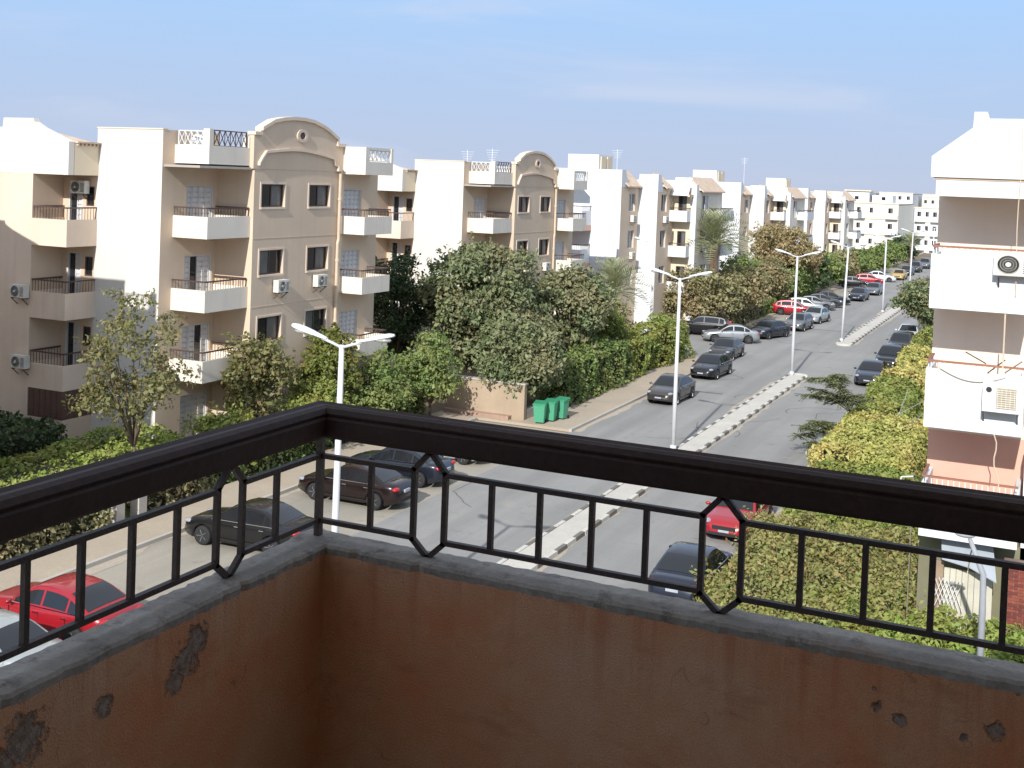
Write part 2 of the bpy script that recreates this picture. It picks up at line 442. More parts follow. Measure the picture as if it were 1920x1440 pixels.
def slab(name, x0, x1, y0, y1, h, mat, kerbmat=KW):
    mb = MB(); mb.box(x0, x1, y0, y1, 0.0, h)
    o = tag(mb.build(name, mat), kind='structure'); return o
slab("pavement_bay", -29.2, -26.9, -20, 54.4, 0.13, PAVE)
slab("pavement_left", -24.6, KL, 54.4, 83.0, 0.13, PAVE)
slab("pavement_bay_end", -29.2, -24.6, 54.4, 54.9, 0.125, PAVE)
slab("pavement_right", KR, -8.45, -40, 79, 0.12, PAVE)
slab("pavement_far_left", -26.2, -25.0, 98.5, 330, 0.12, PAVE)
slab("pavement_far_right", KR, -7.9, 98, 330, 0.12, PAVE)
# kerb faces of the left pavement, slightly proud
mb = MB(); mb.box(KL - .0, KL + .14, 54.4, 83.0, 0.0, 0.15); tag(mb.build("kerb_left", CONC), kind='structure')
mb = MB(); mb.box(-26.9, -26.76, -20, 54.2, 0.0, 0.15); tag(mb.build("kerb_bay", CONC), kind='structure')
mb = MB(); mb.box(KR - .14, KR, -40, 79, 0.0, 0.14); tag(mb.build("kerb_right", CONC), kind='structure')

# medians: kerb stones painted alternately, slab fill
def median(y0, y1, stones):
    mb = MB(); mb.box(ML0 + .17, ML1 - .17, y0 + .1, y1 - .1, 0.0, 0.135)
    md = tag(mb.build("median", surf("sanded_concrete", (.53, .50, .44), .95, .14, .8, fine=.14, fscale=10)), kind='structure')
    L_ = 0.835; k = int((y1 - y0) / L_)
    if stones:
        sm = MB(); e = .012
        sm.hexa([(0, 0, 0), (.17, 0, 0), (0, L_ - .015, 0), (.17, L_ - .015, 0), (e, e, .16), (.17 - e, e, .16), (e, L_ - .015 - e, .16), (.17 - e, L_ - .015 - e, .16)])
        mw = sm.mesh("kerb_stone", KW); mk = sm.mesh("kerb_stone", KB)
        for i in range(k):
            yy = y0 + i * L_
            if yy + L_ < 32: continue
            for xx in (ML0, ML1 - .17):
                o = inst("kerb_stone", mk if i % 2 else mw, md, (xx + random.uniform(-.008, .008), yy, random.uniform(-.012, .006)), (0, 0, random.uniform(-.008, .008)))
    else:
        for mt, par in ((KW, 0), (KB, 1)):
            mb = MB()
            for i in range(par, k, 2):
                for xx in (ML0, ML1 - .17): mb.box(xx, xx + .17, y0 + i * L_, y0 + (i + 1) * L_ - .015, 0, .16)
            tag(mb.build("kerb_stones", mt, md), kind='stuff')
    # rounded nose at each end
    for yy, sgn in ((y0, -1), (y1, 1)):
        if yy < 20: continue
        mb = MB(); cx_ = (ML0 + ML1) / 2; r_ = (ML1 - ML0) / 2
        mb.prism([(cx_ + r_ * math.cos(t), yy + sgn * .55 * math.sin(t), 0) for t in np.linspace(0, math.pi, 9)], (0, 0, .155))
        mb.build("nose_stone", KW, md)
    return md
median(0.4, 79.4, True)
median(97.9, 190, False)
median(205, 300, False)
# worn patches and repair strips of darker asphalt
for (x0, x1, y0, y1) in ((-20.6, -17.9, 69.4, 69.75), (-14.2, -10.2, 72.5, 72.8), (-19.5, -16.4, 107, 107.3)):
    mb = MB(); mb.quad((x0, y0, .014), (x1, y0 + .1, .014), (x1, y1 + .1, .014), (x0, y1, .014))
    tag(mb.build("road_patch", surf("tar", (0.12, 0.12, 0.118), 0.9, 0.2, 1.0)), kind='structure')

SAND = surf("drifted_sand", (.44, .38, .30), 1.0, .15, 1.5, fine=.2, fscale=14)
def sand_strip(x, y0, y1, sgn, w, seed, label):
    r_ = random.Random(seed); mb = MB(); n = int((y1 - y0) / .45); ws = w * .5
    for i in range(n + 1):
        ws = min(w, max(.04, ws + r_.gauss(0, w * .16))); yy = y0 + (y1 - y0) * i / n
        mb.v += [(x, yy, .0145), (x + sgn * ws * .6, yy + r_.uniform(-.1, .1), .0145), (x + sgn * ws, yy + r_.uniform(-.15, .15), .0145)]
    for i in range(n):
        for j in (0, 1): a = 3 * i + j; mb.f.append((a, a + 1, a + 4, a + 3))
    return tag(mb.build("sand_drift", SAND), label, 'sand', 'sand drifted along the kerbs', 'stuff')
sand_strip(KL + .14, 54.6, 82, 1, .45, 1, "pale sand drifted along the kerb right of the green bins"); sand_strip(ML0, 32, 79, -1, .40, 2, "pale sand along the near median's left kerb"); sand_strip(ML1, 32, 79, 1, .30, 3, "pale sand along the near median's right kerb")
sand_strip(KR - .14, 30, 78, -1, .45, 4, "pale sand along the right-hand kerb below the hedge"); sand_strip(-26.76, 15, 53.5, 1, .5, 5, "pale sand along the parking bay kerb behind the nose-in cars"); sand_strip(ML0, 98.5, 188, -1, .5, 6, "pale sand along the second median's left kerb"); sand_strip(ML1, 98.5, 188, 1, .4, 7, "pale sand along the second median's right kerb")
for k in range(16):
    r_ = random.Random(100 + k); x = r_.choice((r_.uniform(-21, -16.5), r_.uniform(-14.2, -9.6))); y = r_.uniform(33, 100); mb = MB(); hd = r_.uniform(0, 6.28); n = r_.randint(10, 22); w = r_.uniform(.02, .035)
    for i in range(n):
        mb.v += [(x - w * math.sin(hd), y + w * math.cos(hd), .0135), (x + w * math.sin(hd), y - w * math.cos(hd), .0135)]
        hd += r_.gauss(0, .35); x += .35 * math.cos(hd); y += .35 * math.sin(hd); x = min(max(x, -21.4), -9.2)
        if i: a = 2 * i; mb.f.append((a - 2, a - 1, a + 1, a))
    mb.build("crack", surf("tar", (0.10, 0.10, 0.098), 0.9, 0.2, 1.0), road)

# ================================================================== APARTMENT HOUSE WITH ARCHED GABLE (local origin = end-wall corner)
ZW = [(0.55, None), (3.5, 5.96), (6.55, 8.97), (9.6, 11.93)]
def arched_house(label, group):
    root = empty("apartment_building", (0, 0, 0), 0, label, "building", group)
    # local coords: x = X + 34, y = Y - 38.3
    PF = frame((2.0, 3.6), (0, 1), (1, 0))          # arched block: plane X=-32, along Y from 41.9
    PL = frame((0.0, 0.0), (0, 1), (1, 0))          # recessed left part: plane X=-34
    PW = frame((-3.6, 0.0), (1, 0), (0, -1))        # end wall in the paled beige, facing the camera
    PB = frame((-14, -1.7), (1, 0), (0, -1))        # bay front
    # --- arched block facade with six windows and the right part
    wins = []
    for (zs, zt) in ((10.9, 11.93), (7.87, 8.97), (4.85, 5.96), (1.85, 2.95)):
        wins += [(0.52, 2.26, zs, zt), (4.17, 5.9, zs, zt)]
    doors_r = [(7.15, 8.75, z, z + 2.12) for z in (9.62, 6.58, 3.54, 0.5)]
    mb = MB(); wall(mb, PF, 0, 10.3, 0, 12.7, wins + doors_r, 0.22)
    # side of the block towards the left balconies
    PS = frame((0.0, 3.6), (1, 0), (0, -1)); wall(mb, PS, 0, 2.0, 0, 12.72)
    # recessed left facade
    doors_l = [(1.55, 3.35, z, z + 2.15) for z in (9.62, 6.58, 3.54, 0.5)]
    wall(mb, PL, 0, 3.6, 0, 14.1, doors_l, 0.22)
    # far end and back
    PE = frame((2.0, 13.9), (-1, 0), (0, 1)); wall(mb, PE, 0, 15.9, 0, 12.7)
    PK = frame((-14, -1.7), (0, 1), (-1, 0)); wall(mb, PK, 0, 15.6, 0, 13.6)
    mb.build("wall", TAN, root)
    for i, h in enumerate(wins): window(root, PF, h, dark_left=(i % 3 != 2))
    for i, h in enumerate(doors_r): shutters(root, PF, h, leaves=4)
    for i, h in enumerate(doors_l): shutters(root, PL, h, leaves=4, skip=((1,) if i == 1 else (2,) if i == 2 else ()))
    # window surrounds
    for h in wins:
        mb = MB(); g = .09
        fbox(mb, PF, h[0] - g, h[0], h[2] - g, h[3] + g, 0, .03); fbox(mb, PF, h[1], h[1] + g, h[2] - g, h[3] + g, 0, .03)
        fbox(mb, PF, h[0], h[1], h[3], h[3] + g, 0, .03); fbox(mb, PF, h[0] - .04, h[1] + .04, h[2] - g, h[2], 0, .06)
        mb.build("window_surround", SOFT, root)
    # --- floor-line grooves (thin shadow joints)
    mb = MB()
    for z in (9.5, 6.45, 3.4): fbox(mb, PF, 0.02, 6.98, z, z + .03, 0.0, .012)
    mb.build("string_course", TAN, root)
    # --- roof decks
    mb = MB(); mb.box(-14, 1.9, 0.1, 13.8, 12.55, 12.65); mb.box(-14, -3.7, -1.6, .1, 12.5, 12.64); mb.build("roof", ROOF, root)
    # --- arched gable on the block
    top = [(-0.12, 14.17), (0.34, 14.22), (0.38, 14.4), (1.24, 14.78), (2.0, 14.92), (2.74, 14.99), (3.6, 14.99), (4.34, 14.93), (5.1, 14.75), (5.58, 14.59), (6.35, 14.24), (6.43, 13.93), (6.98, 13.91)]
    gp = [PF(a, z, .02) for a, z in top] + [PF(6.98, 12.6, .02), PF(-0.12, 12.6, .02)]
    mb = MB(); mb.prism(gp, (-0.3, 0, 0)); gable = mb.build("arched_gable", TAN, root)
    mb = MB()
    arc = top[2:11]
    for (a, za), (b, zb) in zip(arc, arc[1:]): mb.hexa([PF(q, zq + o_, d) for o_ in (-.10, .06) for d in (-.32, .12) for q, zq in ((a, za), (b, zb))])
    for (a0, a1, z_) in ((-.16, .36, 14.19), (6.38, 7.05, 13.92)): fbox(mb, PF, a0, a1, z_ - .1, z_ + .05, -.32, .12)
    fbox(mb, PF, 6.34, 6.46, 13.85, 14.28, -.3, .1)
    mb.build("moulding", SOFT, gable)
    low = [(0.18, 12.81), (0.42, 13.1), (0.68, 13.36), (1.6, 13.46), (2.41, 13.52), (3.3, 13.53), (4.09, 13.48), (5.2, 13.36), (6.0, 13.24), (6.14, 12.95), (6.4, 12.85)]
    mb = MB()
    for (a, za), (b, zb) in zip(low, low[1:]): mb.hexa([PF(q, zq + o_, d) for o_ in (-.06, .06) for d in (.0, .16) for q, zq in ((a, za), (b, zb))])
    fbox(mb, PF, 6.36, 6.62, 12.62, 12.86, 0, .2)
    mb.build("moulding", SOFT, gable)
    mb = MB(); k = 20
    for i in range(k):
        t0, t1 = 2 * math.pi * i / k, 2 * math.pi * (i + 1) / k
        mb.hexa([PF(3.42 + r_ * .42 * math.cos(t), 14.2 + r_ * .31 * math.sin(t), d) for r_ in (.55, 1) for d in (.02, .10) for t in (t0, t1)])
    mb.build("oval_ring", SOFT, gable)
    mb = MB(); mb.prism([PF(3.42 + .23 * math.cos(t), 14.2 + .17 * math.sin(t), .022) for t in np.linspace(0, 2 * math.pi, 15)[:-1]], (0.012, 0, 0)); mb.build("dark_oval", SHUT, gable)  # solid disc, the hole's shade put into its dark colour
    # --- drain pipe
    mb = MB(); mb.tube([PF(6.62, 12.7, .12), PF(6.62, 9.3, .12), PF(6.55, 9.1, .12), PF(6.55, .3, .12)], .075, 8)
    for z in (11.2, 8.2, 5.2, 2.2): mb.tube([PF(6.62 if z > 9.2 else 6.55, z, .12), PF(6.62 if z > 9.2 else 6.55, z + .12, .12)], .10, 8)
    mb.build("drain_pipe", PIPE, root, smooth=False)
    # --- left balconies in the recess
    for i, (zb, zt) in enumerate(((3.5, 4.42), (6.47, 7.40), (9.57, 10.5))):
        balcony(root, PL, 0.75, 3.58, zb, zt, 0.0, 1.8 + .02 * i, rail=.36)
    b = balcony(root, PL, 0.75, 3.58, 12.72, 13.5, 0.0, 1.82, name="terrace")
    lattice_panel(b, PL, 1.12, 3.3, 13.5, 14.15, 1.74, mat=BROWN, n=6)
    mb = MB(); fbox(mb, PL, .75, 1.02, 13.5, 14.2, 1.5, 1.82); mb.build("pier", BALC, b)
    mb = MB(); fbox(mb, PL, 3.4, 3.58, 13.5, 14.0, 1.5, 1.82); mb.build("pier", BALC, b)
    PLs = frame((0, .81), (1, 0), (0, -1)); lattice_panel(b, PLs, .15, 1.45, 13.5, 14.1, 0.0, mat=LATT, n=4)
    # --- right balconies standing out
    for i, (zb, zt) in enumerate(((0.5, 1.35), (3.55, 4.42), (6.63, 7.45), (9.55, 10.43))):
        balcony(root, PF, 7.0, 9.6, zb, zt, 0.0, 1.28 + .02 * i, rail=.34 if i > 1 else .2)
    b = balcony(root, PF, 7.0, 9.6, 12.5, 13.15, 0.0, 1.3, name="terrace")
    mb = MB(); fbox(mb, PF, 7.0, 7.12, 13.15, 13.85, 0, 1.3); fbox(mb, PF, 7.12, 7.35, 13.15, 13.85, 1.1, 1.3); fbox(mb, PF, 9.4, 9.6, 13.15, 13.85, 1.1, 1.3); fbox(mb, PF, 7.35, 9.4, 13.72, 13.85, 1.14, 1.26); mb.build("pier", BALC, b)
    lattice_panel(b, PF, 7.4, 9.36, 13.2, 13.7, 1.2, n=5)
    # --- end wall: house beige, paled in colour to look sunlit
    mb = MB(); wall(mb, PW, 0, 3.6, 0, 14.1); mb.quad((0, 0, 14.1), (-3.6, 0, 14.1), (-3.6, .25, 14.1), (0, .25, 14.1)); mb.quad((-3.6, .25, 14.1), (0, .25, 14.1), (0, .25, 12.6), (-3.6, .25, 12.6)); mb.build("end_wall", WARM, root)
    mb = MB(); fbox(mb, PW, -.02, 3.62, 14.1, 14.15, -.28, .03); mb.build("coping", CREAM, root)
    # --- left bay with corner balconies
    mb = MB(); wall(mb, PB, 0, 8.5, 0, 12.1)                                            # blank part left of the balconies
    mb.build("bay_wall", SOFT, root)
    mb = MB(); PR = frame((-5.5, -1.7), (0, 1), (1, 0)); wall(mb, PR, 0, 1.7, 0, 12.1)
    PI = frame((-5.5, 0.0), (1, 0), (0, -1))
    hd = [(.35, 1.15, z, z + 2.1) for z in (9.62, 6.58, 3.54)] + [(1.35, 1.8, z + 1.1, z + 1.95) for z in (9.62, 6.58, 3.54)]
    wall(mb, PI, 0, 1.9, 0, 12.1, hd, .14)
    mb.build("loggia_wall", TAN, root)
    for h in hd[:3]: shutters(root, PI, h, leaves=2, skip=(0,), depth=.12)
    for h in hd[3:]: window(root, PI, h, depth=.12, panes=1)
    for i, (zb, zt) in enumerate(((2.94, 4.0), (5.93, 7.05), (9.02, 10.16))):
        bb = balcony(root, PB, 8.5, 10.5, zb, zt, -1.7, .0 + .004 * i, mat=SOFT, rail=.5)
    # gable panel over the bay, sloped like a roof end
    prof = [(10.5, 12.05), (10.5, 13.45), (8.95, 14.02), (8.5, 14.25), (8.45, 14.4), (6.7, 14.4), (6.65, 14.0), (0, 14.0), (0, 12.05)]
    mb = MB(); mb.prism([PB(a, z, .01) for a, z in prof], (0, .3, 0)); pn = mb.build("gable_panel", WARM, root)
    mb = MB(); mb.box(-3.78, -3.5, -1.38, -.01, 12.05, 13.4); mb.build("cheek_wall", CREAM, root)
    mb = MB(); mb.box(-3.86, -3.36, -1.36, -.02, 13.4, 13.47)
    for k in range(6): mb.box(-3.5, -3.40, -1.3 + k * .22, -1.22 + k * .22, 13.3, 13.4)
    mb.build("eaves", TILE, root)
    mb = MB(); mb.quad((-3.8, -1.4, 13.46), (-3.8, 0, 13.46), (-7.0, 0, 14.05), (-7.0, -1.4, 14.05)); mb.build("sloped_roof", TILE, root)
    # brown shutters closing the ground-floor loggia
    mb = MB(); wall(mb, PB, 8.5, 10.5, .0, 1.72); PR2 = frame((-3.5, -1.7), (0, 1), (1, 0)); wall(mb, PR2, 0, 1.7, 0, 1.72); mb.build("parapet", TAN, root)
    n_ = 7
    for P_, L_, k in ((PB, 2.0, 6), (PR2, 1.7, 5)):
        base = 8.5 if P_ is PB else 0
        for i in range(k):
            mb = MB(); fbox(mb, P_, base + L_ * i / k + .012, base + L_ * (i + 1) / k - .012, 1.72, 2.94, -.08, -.03)
            for q in range(8): fbox(mb, P_, base + L_ * i / k + .05, base + L_ * (i + 1) / k - .05, 1.80 + q * .14, 1.88 + q * .14, -.03, -.018)
            mb.build("shutter", SHUT, root)
    return root

houseA = arched_house("beige house with arched gable, nearest on the far side of the street", "arched houses across the street")
houseA.location = (-34, 38.3, 0)
houseB = copy_tree(houseA)
houseB.location = (-34.4, 66.5, -0.55)
houseB['label'] = "second beige house with arched gable, half hidden by the big tree"
houseS = copy_tree(houseA)
houseS.location = (-34.9, 27.7, 0.0); houseS.scale = (1, -1, 1)
houseS['label'] = "arched house next south, its shadow climbs the nearest house's end wall"

PFA = frame((-32.0, 41.9), (0, 1), (1, 0)); PBA = frame((-48, 36.6), (1, 0), (0, -1)); PIA = frame((-39.5, 38.3), (1, 0), (0, -1))
ac_unit(PFA, 1.95, 7.05, .0, "air conditioner under the second-floor left window of the nearest arched house")
ac_unit(PFA, 5.05, 7.1, .0, "air conditioner under the second-floor right window of the nearest arched house")
ac_unit(PIA, 1.15, 11.25, .0, "air conditioner inside the top corner balcony of the nearest house")
ac_unit(PBA, 8.1, 6.75, .0, "upper of two air conditioners on the shaded bay at the picture's left edge")
ac_unit(PBA, 8.25, 3.75, .0, "lower air conditioner on the shaded bay at the picture's left edge")
ac_unit(frame((-37.5, 36.6), (0, 1), (1, 0)), 11.0, 1.0, -20, "tmp") if False else None
PFB = frame((-32.4, 70.1), (0, 1), (1, 0))
ac_unit(PFB, 2.0, 6.2, .0, "air conditioner under the left window of the second arched house")
ac_unit(PFB, 5.2, 6.25, .0, "air conditioner under the right window of the second arched house")
# satellite dish seen above the corner terrace
def dish(loc, label, rz):
    o = empty("satellite_dish", loc, rz, label, "satellite dish")
    mb = MB(); mb.lathe([(0.02, .0), (.15, .015), (.28, .05), (.38, .10), (.375, .115), (.27, .065), (.0, .02)], 20, 'y'); d = mb.build("reflector", LATT, o, True); d.rotation_euler = (R(25), 0, 0); d.location = (0, -.1, .7)
    mb = MB(); mb.tube([(0, 0, 0), (0, 0, .7), (0, -.1, .72)], .025, 6); mb.build("mast", POLE, o)
    mb = MB(); mb.tube([(0, -.1, .55), (0, -.5, .82)], .012, 5); mb.blob((0, -.52, .84), (.04, .06, .04)); mb.build("feed_arm", POLE, o)
    return o
dish((-33.3, 39.7, 12.88), "white satellite dish behind the lattice on the nearest house's corner terrace", R(20))

# ================================================================== STEPPED ROW HOUSES FURTHER ALONG
def stepped_house(label, group):
    """local origin = X -32, Y 89.6 (front edge of the first white wall)"""
    root = empty("stepped_building", (0, 0, 0), 0, label, "building", group)
    mb = MB()
    wall(mb, frame((-12, 0), (1, 0), (0, -1)), 0, 12.0, 0, 13.6)                       # first end wall
    wall(mb, frame((0, 4.4), (1, 0), (0, -1)), 0, 1.65, 0, 13.35)                      # second
    wall(mb, frame((3.25, 8.9), (1, 0), (0, -1)), 0, .45, 0, 12.6)                     # pillar
    wall(mb, frame((-12, 17.4), (-1, 0), (0, 1)), -15.7, 0, 0, 12.0)
    wall(mb, frame((-12, 0), (0, 1), (-1, 0)), 0, 17.4, 0, 13.4)
    mb.prism([(1.66, 4.394, 11.9), (1.66, 4.394, 13.36), (1.66, 5.2, 13.36), (1.66, 5.9, 11.9)], (-.2, 0, 0))
    mb.prism([(.01, -.006, 12.2), (.01, -.006, 13.61), (.01, .9, 13.61), (.01, 1.9, 12.2)], (-.2, 0, 0))
    mb.prism([(3.707, 8.894, 11.6), (3.707, 8.894, 12.61), (3.707, 9.4, 12.61), (3.707, 10.1, 11.6)], (-.3, 0, 0))
    mb.build("end_wall", WHITE, root)
    # tan street facades in between
    P1 = frame((0, 0), (0, 1), (1, 0)); h1 = [(1.9, 3.5, z, z + 1.5) for z in (10.2, 7.15, 4.1)]
    P2 = frame((1.65, 4.4), (0, 1), (1, 0)); h2 = [(1.1, 2.6, z, z + 1.5) for z in (10.2, 7.15, 4.1)]
    P3 = frame((3.7, 8.9), (0, 1), (1, 0)); h3 = [(a, a + 2.2, z, z + 2.0) for z in (9.7, 6.65, 3.6) for a in (1.6,)]
    for P_, L_, zt_, hs in ((P1, 4.4, 12.25, h1), (P2, 4.5, 12.2, h2), (P3, 8.5, 12.0, h3)):
        mb = MB(); wall(mb, P_, 0, L_, 0, zt_, hs); mb.build("wall", BALC if P_ is P3 else TAN, root)
    for P_, hs in ((P1, h1), (P2, h2)):
        for h in hs: window(root, P_, h, fmat=WWOOD, depth=.18)
    for h in h3: shutters(root, P_ := P3, h, leaves=3, skip=(1,))
    # balcony bay facing the camera
    PBx = frame((1.65, 8.9), (1, 0), (0, -1))
    hb = [(.45, 1.2, z, z + 1.9) for z in (9.7, 6.65, 3.6)]
    mb = MB(); wall(mb, PBx, 0, 1.6, 0, 12.2, hb, .15); mb.build("loggia_wall", CREAM, root)
    for h in hb: window(root, PBx, h, depth=.12)
    for i, (zb, zt) in enumerate(((3.3, 4.2), (6.35, 7.3), (9.4, 10.35))):
        balcony(root, PBx, .02, 1.6, zb, zt, 0.0, 1.1 + .01 * i, mat=WHITE, rail=.22, posts=2)
    mb = MB(); mb.prism([PBx(a, z, d) for a, z, d in ((.1, 11.65, 1.15), (1.62, 11.65, 1.15), (1.62, 13.2, -.1), (.1, 13.2, -.1))], (0, .12, -.05)); mb.build("sloped_parapet", WHITE, root)
    mb = MB()
    for a0 in (-.1, 1.62): fbox(mb, PBx, a0, a0 + .18, 11.55, 11.75, -.1, 1.25)
    for P_, a0, a1, z_ in ((P1, .9, 4.38, 12.2), (P2, 1.5, 3.4, 12.15), (P3, 1.0, 8.45, 11.95)):
        mb.prism([P_(a0, z_, .32), P_(a1, z_, .32), P_(a1, z_ + 1.25, -1.0), P_(a0, z_ + 1.25, -1.0)], (0, 0, .1))
    mb.build("tile_canopy", TILE, root)
    for (zb, zt) in ((3.3, 4.2), (6.35, 7.3), (9.4, 10.35)):
        balcony(root, P3, 4.2, 8.3, zb, zt, 0, 1.2, mat=WHITE, rail=.2)
    # roof deck and stair house
    mb = MB(); mb.box(-11.9, -.1, .25, 17.3, 12.2, 12.35); mb.box(-.1, 1.5, 4.6, 17.3, 12.0, 12.3); mb.box(1.5, 3.6, 9.0, 17.3, 11.8, 12.1); mb.build("roof", ROOF, root)
    mb = MB(); mb.box(-7.6, -4.7, 7.0, 10.5, 12.3, 14.95); mb.build("stair_house", WHITE, root)
    mb = MB(); mb.box(-4.69, -4.6, 7.4, 8.7, 12.6, 14.8); mb.box(-4.69, -4.6, 9.0, 10.2, 12.6, 14.8); mb.build("stair_house_panel", CREAM, root)
    # left bay with balconies, seen past the next house
    PB2 = frame((-6.5, -2.1), (1, 0), (0, -1)); mb = MB(); wall(mb, frame((-12, -2.1), (1, 0), (0, -1)), 0, 5.5, 0, 12.6); wall(mb, frame((-6.5, -2.1), (0, 1), (1, 0)), 0, 2.1, 0, 12.4); mb.build("bay_wall", WHITE, root)
    for (zb, zt) in ((2.9, 4.0), (5.93, 7.05), (9.02, 10.16)):
        b = balcony(root, PB2, 0, 4.0, zb, zt, -2.1, 0, mat=WHITE, rail=.4)
        mb = MB(); fbox(mb, PB2, .02, 4.02, zb - .45, zb - .004, -2.0, .02); mb.build("soffit_beam", PINK, b)
    mb = MB(); mb.prism([PB2(a, z, .0) for a, z in ((0, 12.05), (4.0, 12.05), (4.0, 12.4), (2.9, 13.5), (-5.5, 13.5), (-5.5, 12.05))], (0, .3, 0)); mb.build("gable_panel", WHITE, root)
    mb = MB(); fbox(mb, PB2, 1.2, 1.9, 10.9, 11.8, -2.06, -2.02); fbox(mb, PB2, 1.2, 1.9, 7.8, 8.7, -2.06, -2.02); mb.build("loggia_window", GLASS, root)
    return root
st1 = stepped_house("stepped white row house just past the side street, palm beside it", "stepped row houses")
st1.location = (-32, 89.6, 0)
st2 = copy_tree(st1); st2.location = (-32, 128.9, -.55); st2['label'] = "stepped white row house behind the russet tree"
st3 = copy_tree(st1); st3.location = (-31.9, 167.0, -.9); st3['label'] = "farthest stepped white row house, beside the pale end block"
P1a = frame((-32, 89.6), (0, 1), (1, 0))
ac_unit(P1a, 2.7, 9.35, 0, "upper air conditioner on the tan strip of the first stepped house")
ac_unit(P1a, 2.7, 6.3, 0, "lower air conditioner on the tan strip of the first stepped house")
ac_unit(frame((-30.35, 94.0), (0, 1), (1, 0)), 1.9, 9.3, 0, "air conditioner between the second white wall and the balcony bay")

# far blocks closing the view
def end_block(name, label, x0, x1, y, top, z0, cols, floors, step=3.0, mat=YCREAM):
    root = empty(name, (0, 0, 0), 0, label, "building", "pale blocks at the end of the street")
    P_ = frame((x0, y), (1, 0), (0, -1)); W_ = x1 - x0; hs = []
    for f in range(floors):
        zt = top - .75 - f * step
        for c in cols: hs.append((c[0] * W_, c[0] * W_ + c[1] * .65, zt - 1.15, zt - .15))
    mb = MB(); wall(mb, P_, 0, W_, z0, top, hs, .25); wall(mb, frame((x1, y), (0, 1), (1, 0)), 0, 26, z0, top)
    wall(mb, frame((x0, y), (0, 1), (-1, 0)), 0, 26, z0, top); mb.box(x0, x1, y + .3, y + 26, top - .3, top - .2)
    mb.build("wall", mat, root)
    for h in hs: window(root, P_, h, depth=.22)
    mb = MB()
    for f in range(floors): fbox(mb, P_, -.1, W_ + .1, top - f * step - .12, top - f * step + .1, 0, .16)
    mb.build("cornice", CREAM, root)
    for f in range(floors):
        for c in cols[::2]:
            a = c[0] * W_; zt = top - .75 - f * step - 1.35
            balcony(root, P_, a - .4, a + c[1] + .5, zt - .9, zt - .1, 0, .9, mat=WHITE)
    return root
eb = end_block("end_block", "pale yellow apartment block closing the view down the street", -41, -27.7, 235, 10.4, -1, ((.08, 1.1), (.24, 1.0), (.42, 1.1), (.60, 1.0), (.86, 1.3)), 4)
mb = MB(); mb.box(-37.8, -33.5, 237, 243, 10.2, 12.6); mb.box(-33.0, -29.2, 237.5, 243, 10.2, 11.9); h_ = mb.build("stair_house", WHITE, eb)
for x_ in (-36.2, -31.2): mb = MB(); mb.box(x_, x_ + .7, 236.9 if x_ < -33 else 237.4, 237.2 if x_ < -33 else 237.6, 11.0, 11.6); mb.build("vent_opening", GLASS, eb)
mb = MB(); mb.box(-38.2, -33.1, 236.6, 243.4, 12.6, 12.8); mb.build("stair_roof", CREAM, eb)
end_block("end_block", "white apartment block right of the pale yellow one, street end", -27.6, -22.6, 262, 9.6, -1, ((.12, 1.2), (.45, 1.0), (.75, 1.2)), 3, mat=WHITE)
end_block("end_block", "farthest white block peeping over the right carriageway", -22.4, -12.0, 300, 8.6, -1, ((.1, 1.2), (.35, 1.4), (.65, 1.2), (.85, 1.2)), 3, mat=WHITE)
end_block("end_block", "pale block behind the farthest stepped house roofs", -60, -43, 262, 12.0, -1, ((.2, 1.2), (.5, 1.2), (.8, 1.2)), 3)

k_ = 0
for (x0, x1, y, top, lab) in ((-58, -47, 330, 12.2, "distant pale block on the skyline, leftmost behind the end block"), (-46, -37, 345, 12.5, "distant pale block on the skyline, second from the left"),
        (-36, -28, 360, 11.6, "distant pale block on the skyline, third from the left"), (-27, -19, 380, 11.3, "distant pale block on the skyline, fourth from the left"), (-18, -8, 400, 11.6, "distant pale block on the skyline behind the right-hand house"), (-60, -10, 520, 12.3, "long distant pale terrace on the skyline")):
    end_block("skyline_block", lab, x0, x1, y, top, -1, tuple(((i + .3) / 4, 1.3) for i in range(4)) if x1 - x0 < 20 else tuple(((i + .3) / 14, 1.4) for i in range(14)), 3, mat=(YCREAM, WHITE)[k_ % 2]); k_ += 1
# roof aerials
def aerial(loc, h, label):
    o = empty("roof_aerial", loc, 0, label, "aerial", "roof aerials")
    mb = MB(); mb.tube([(0, 0, 0), (0, 0, h)], .03, 5); mb.build("mast", POLE, o)
    mb = MB()
    for k in range(5): mb.bar((-.5 + k * .06, .04 * 0, h - .12 - k * .16), (.5 - k * .06, 0, h - .12 - k * .16), .018)
    mb.build("elements", POLE, o)
aerial((-35.5, 98, 12.3), 3.2, "thin aerial on the roof beside the first stepped house's white wall")
aerial((-36.5, 71, 12.0), 2.4, "left aerial on the second arched house's roof")
aerial((-35.6, 73, 12.0), 2.6, "right aerial on the second arched house's roof, near its gable")
aerial((-35.2, 143, 11.7), 4.5, "tall aerial on the middle stepped house")

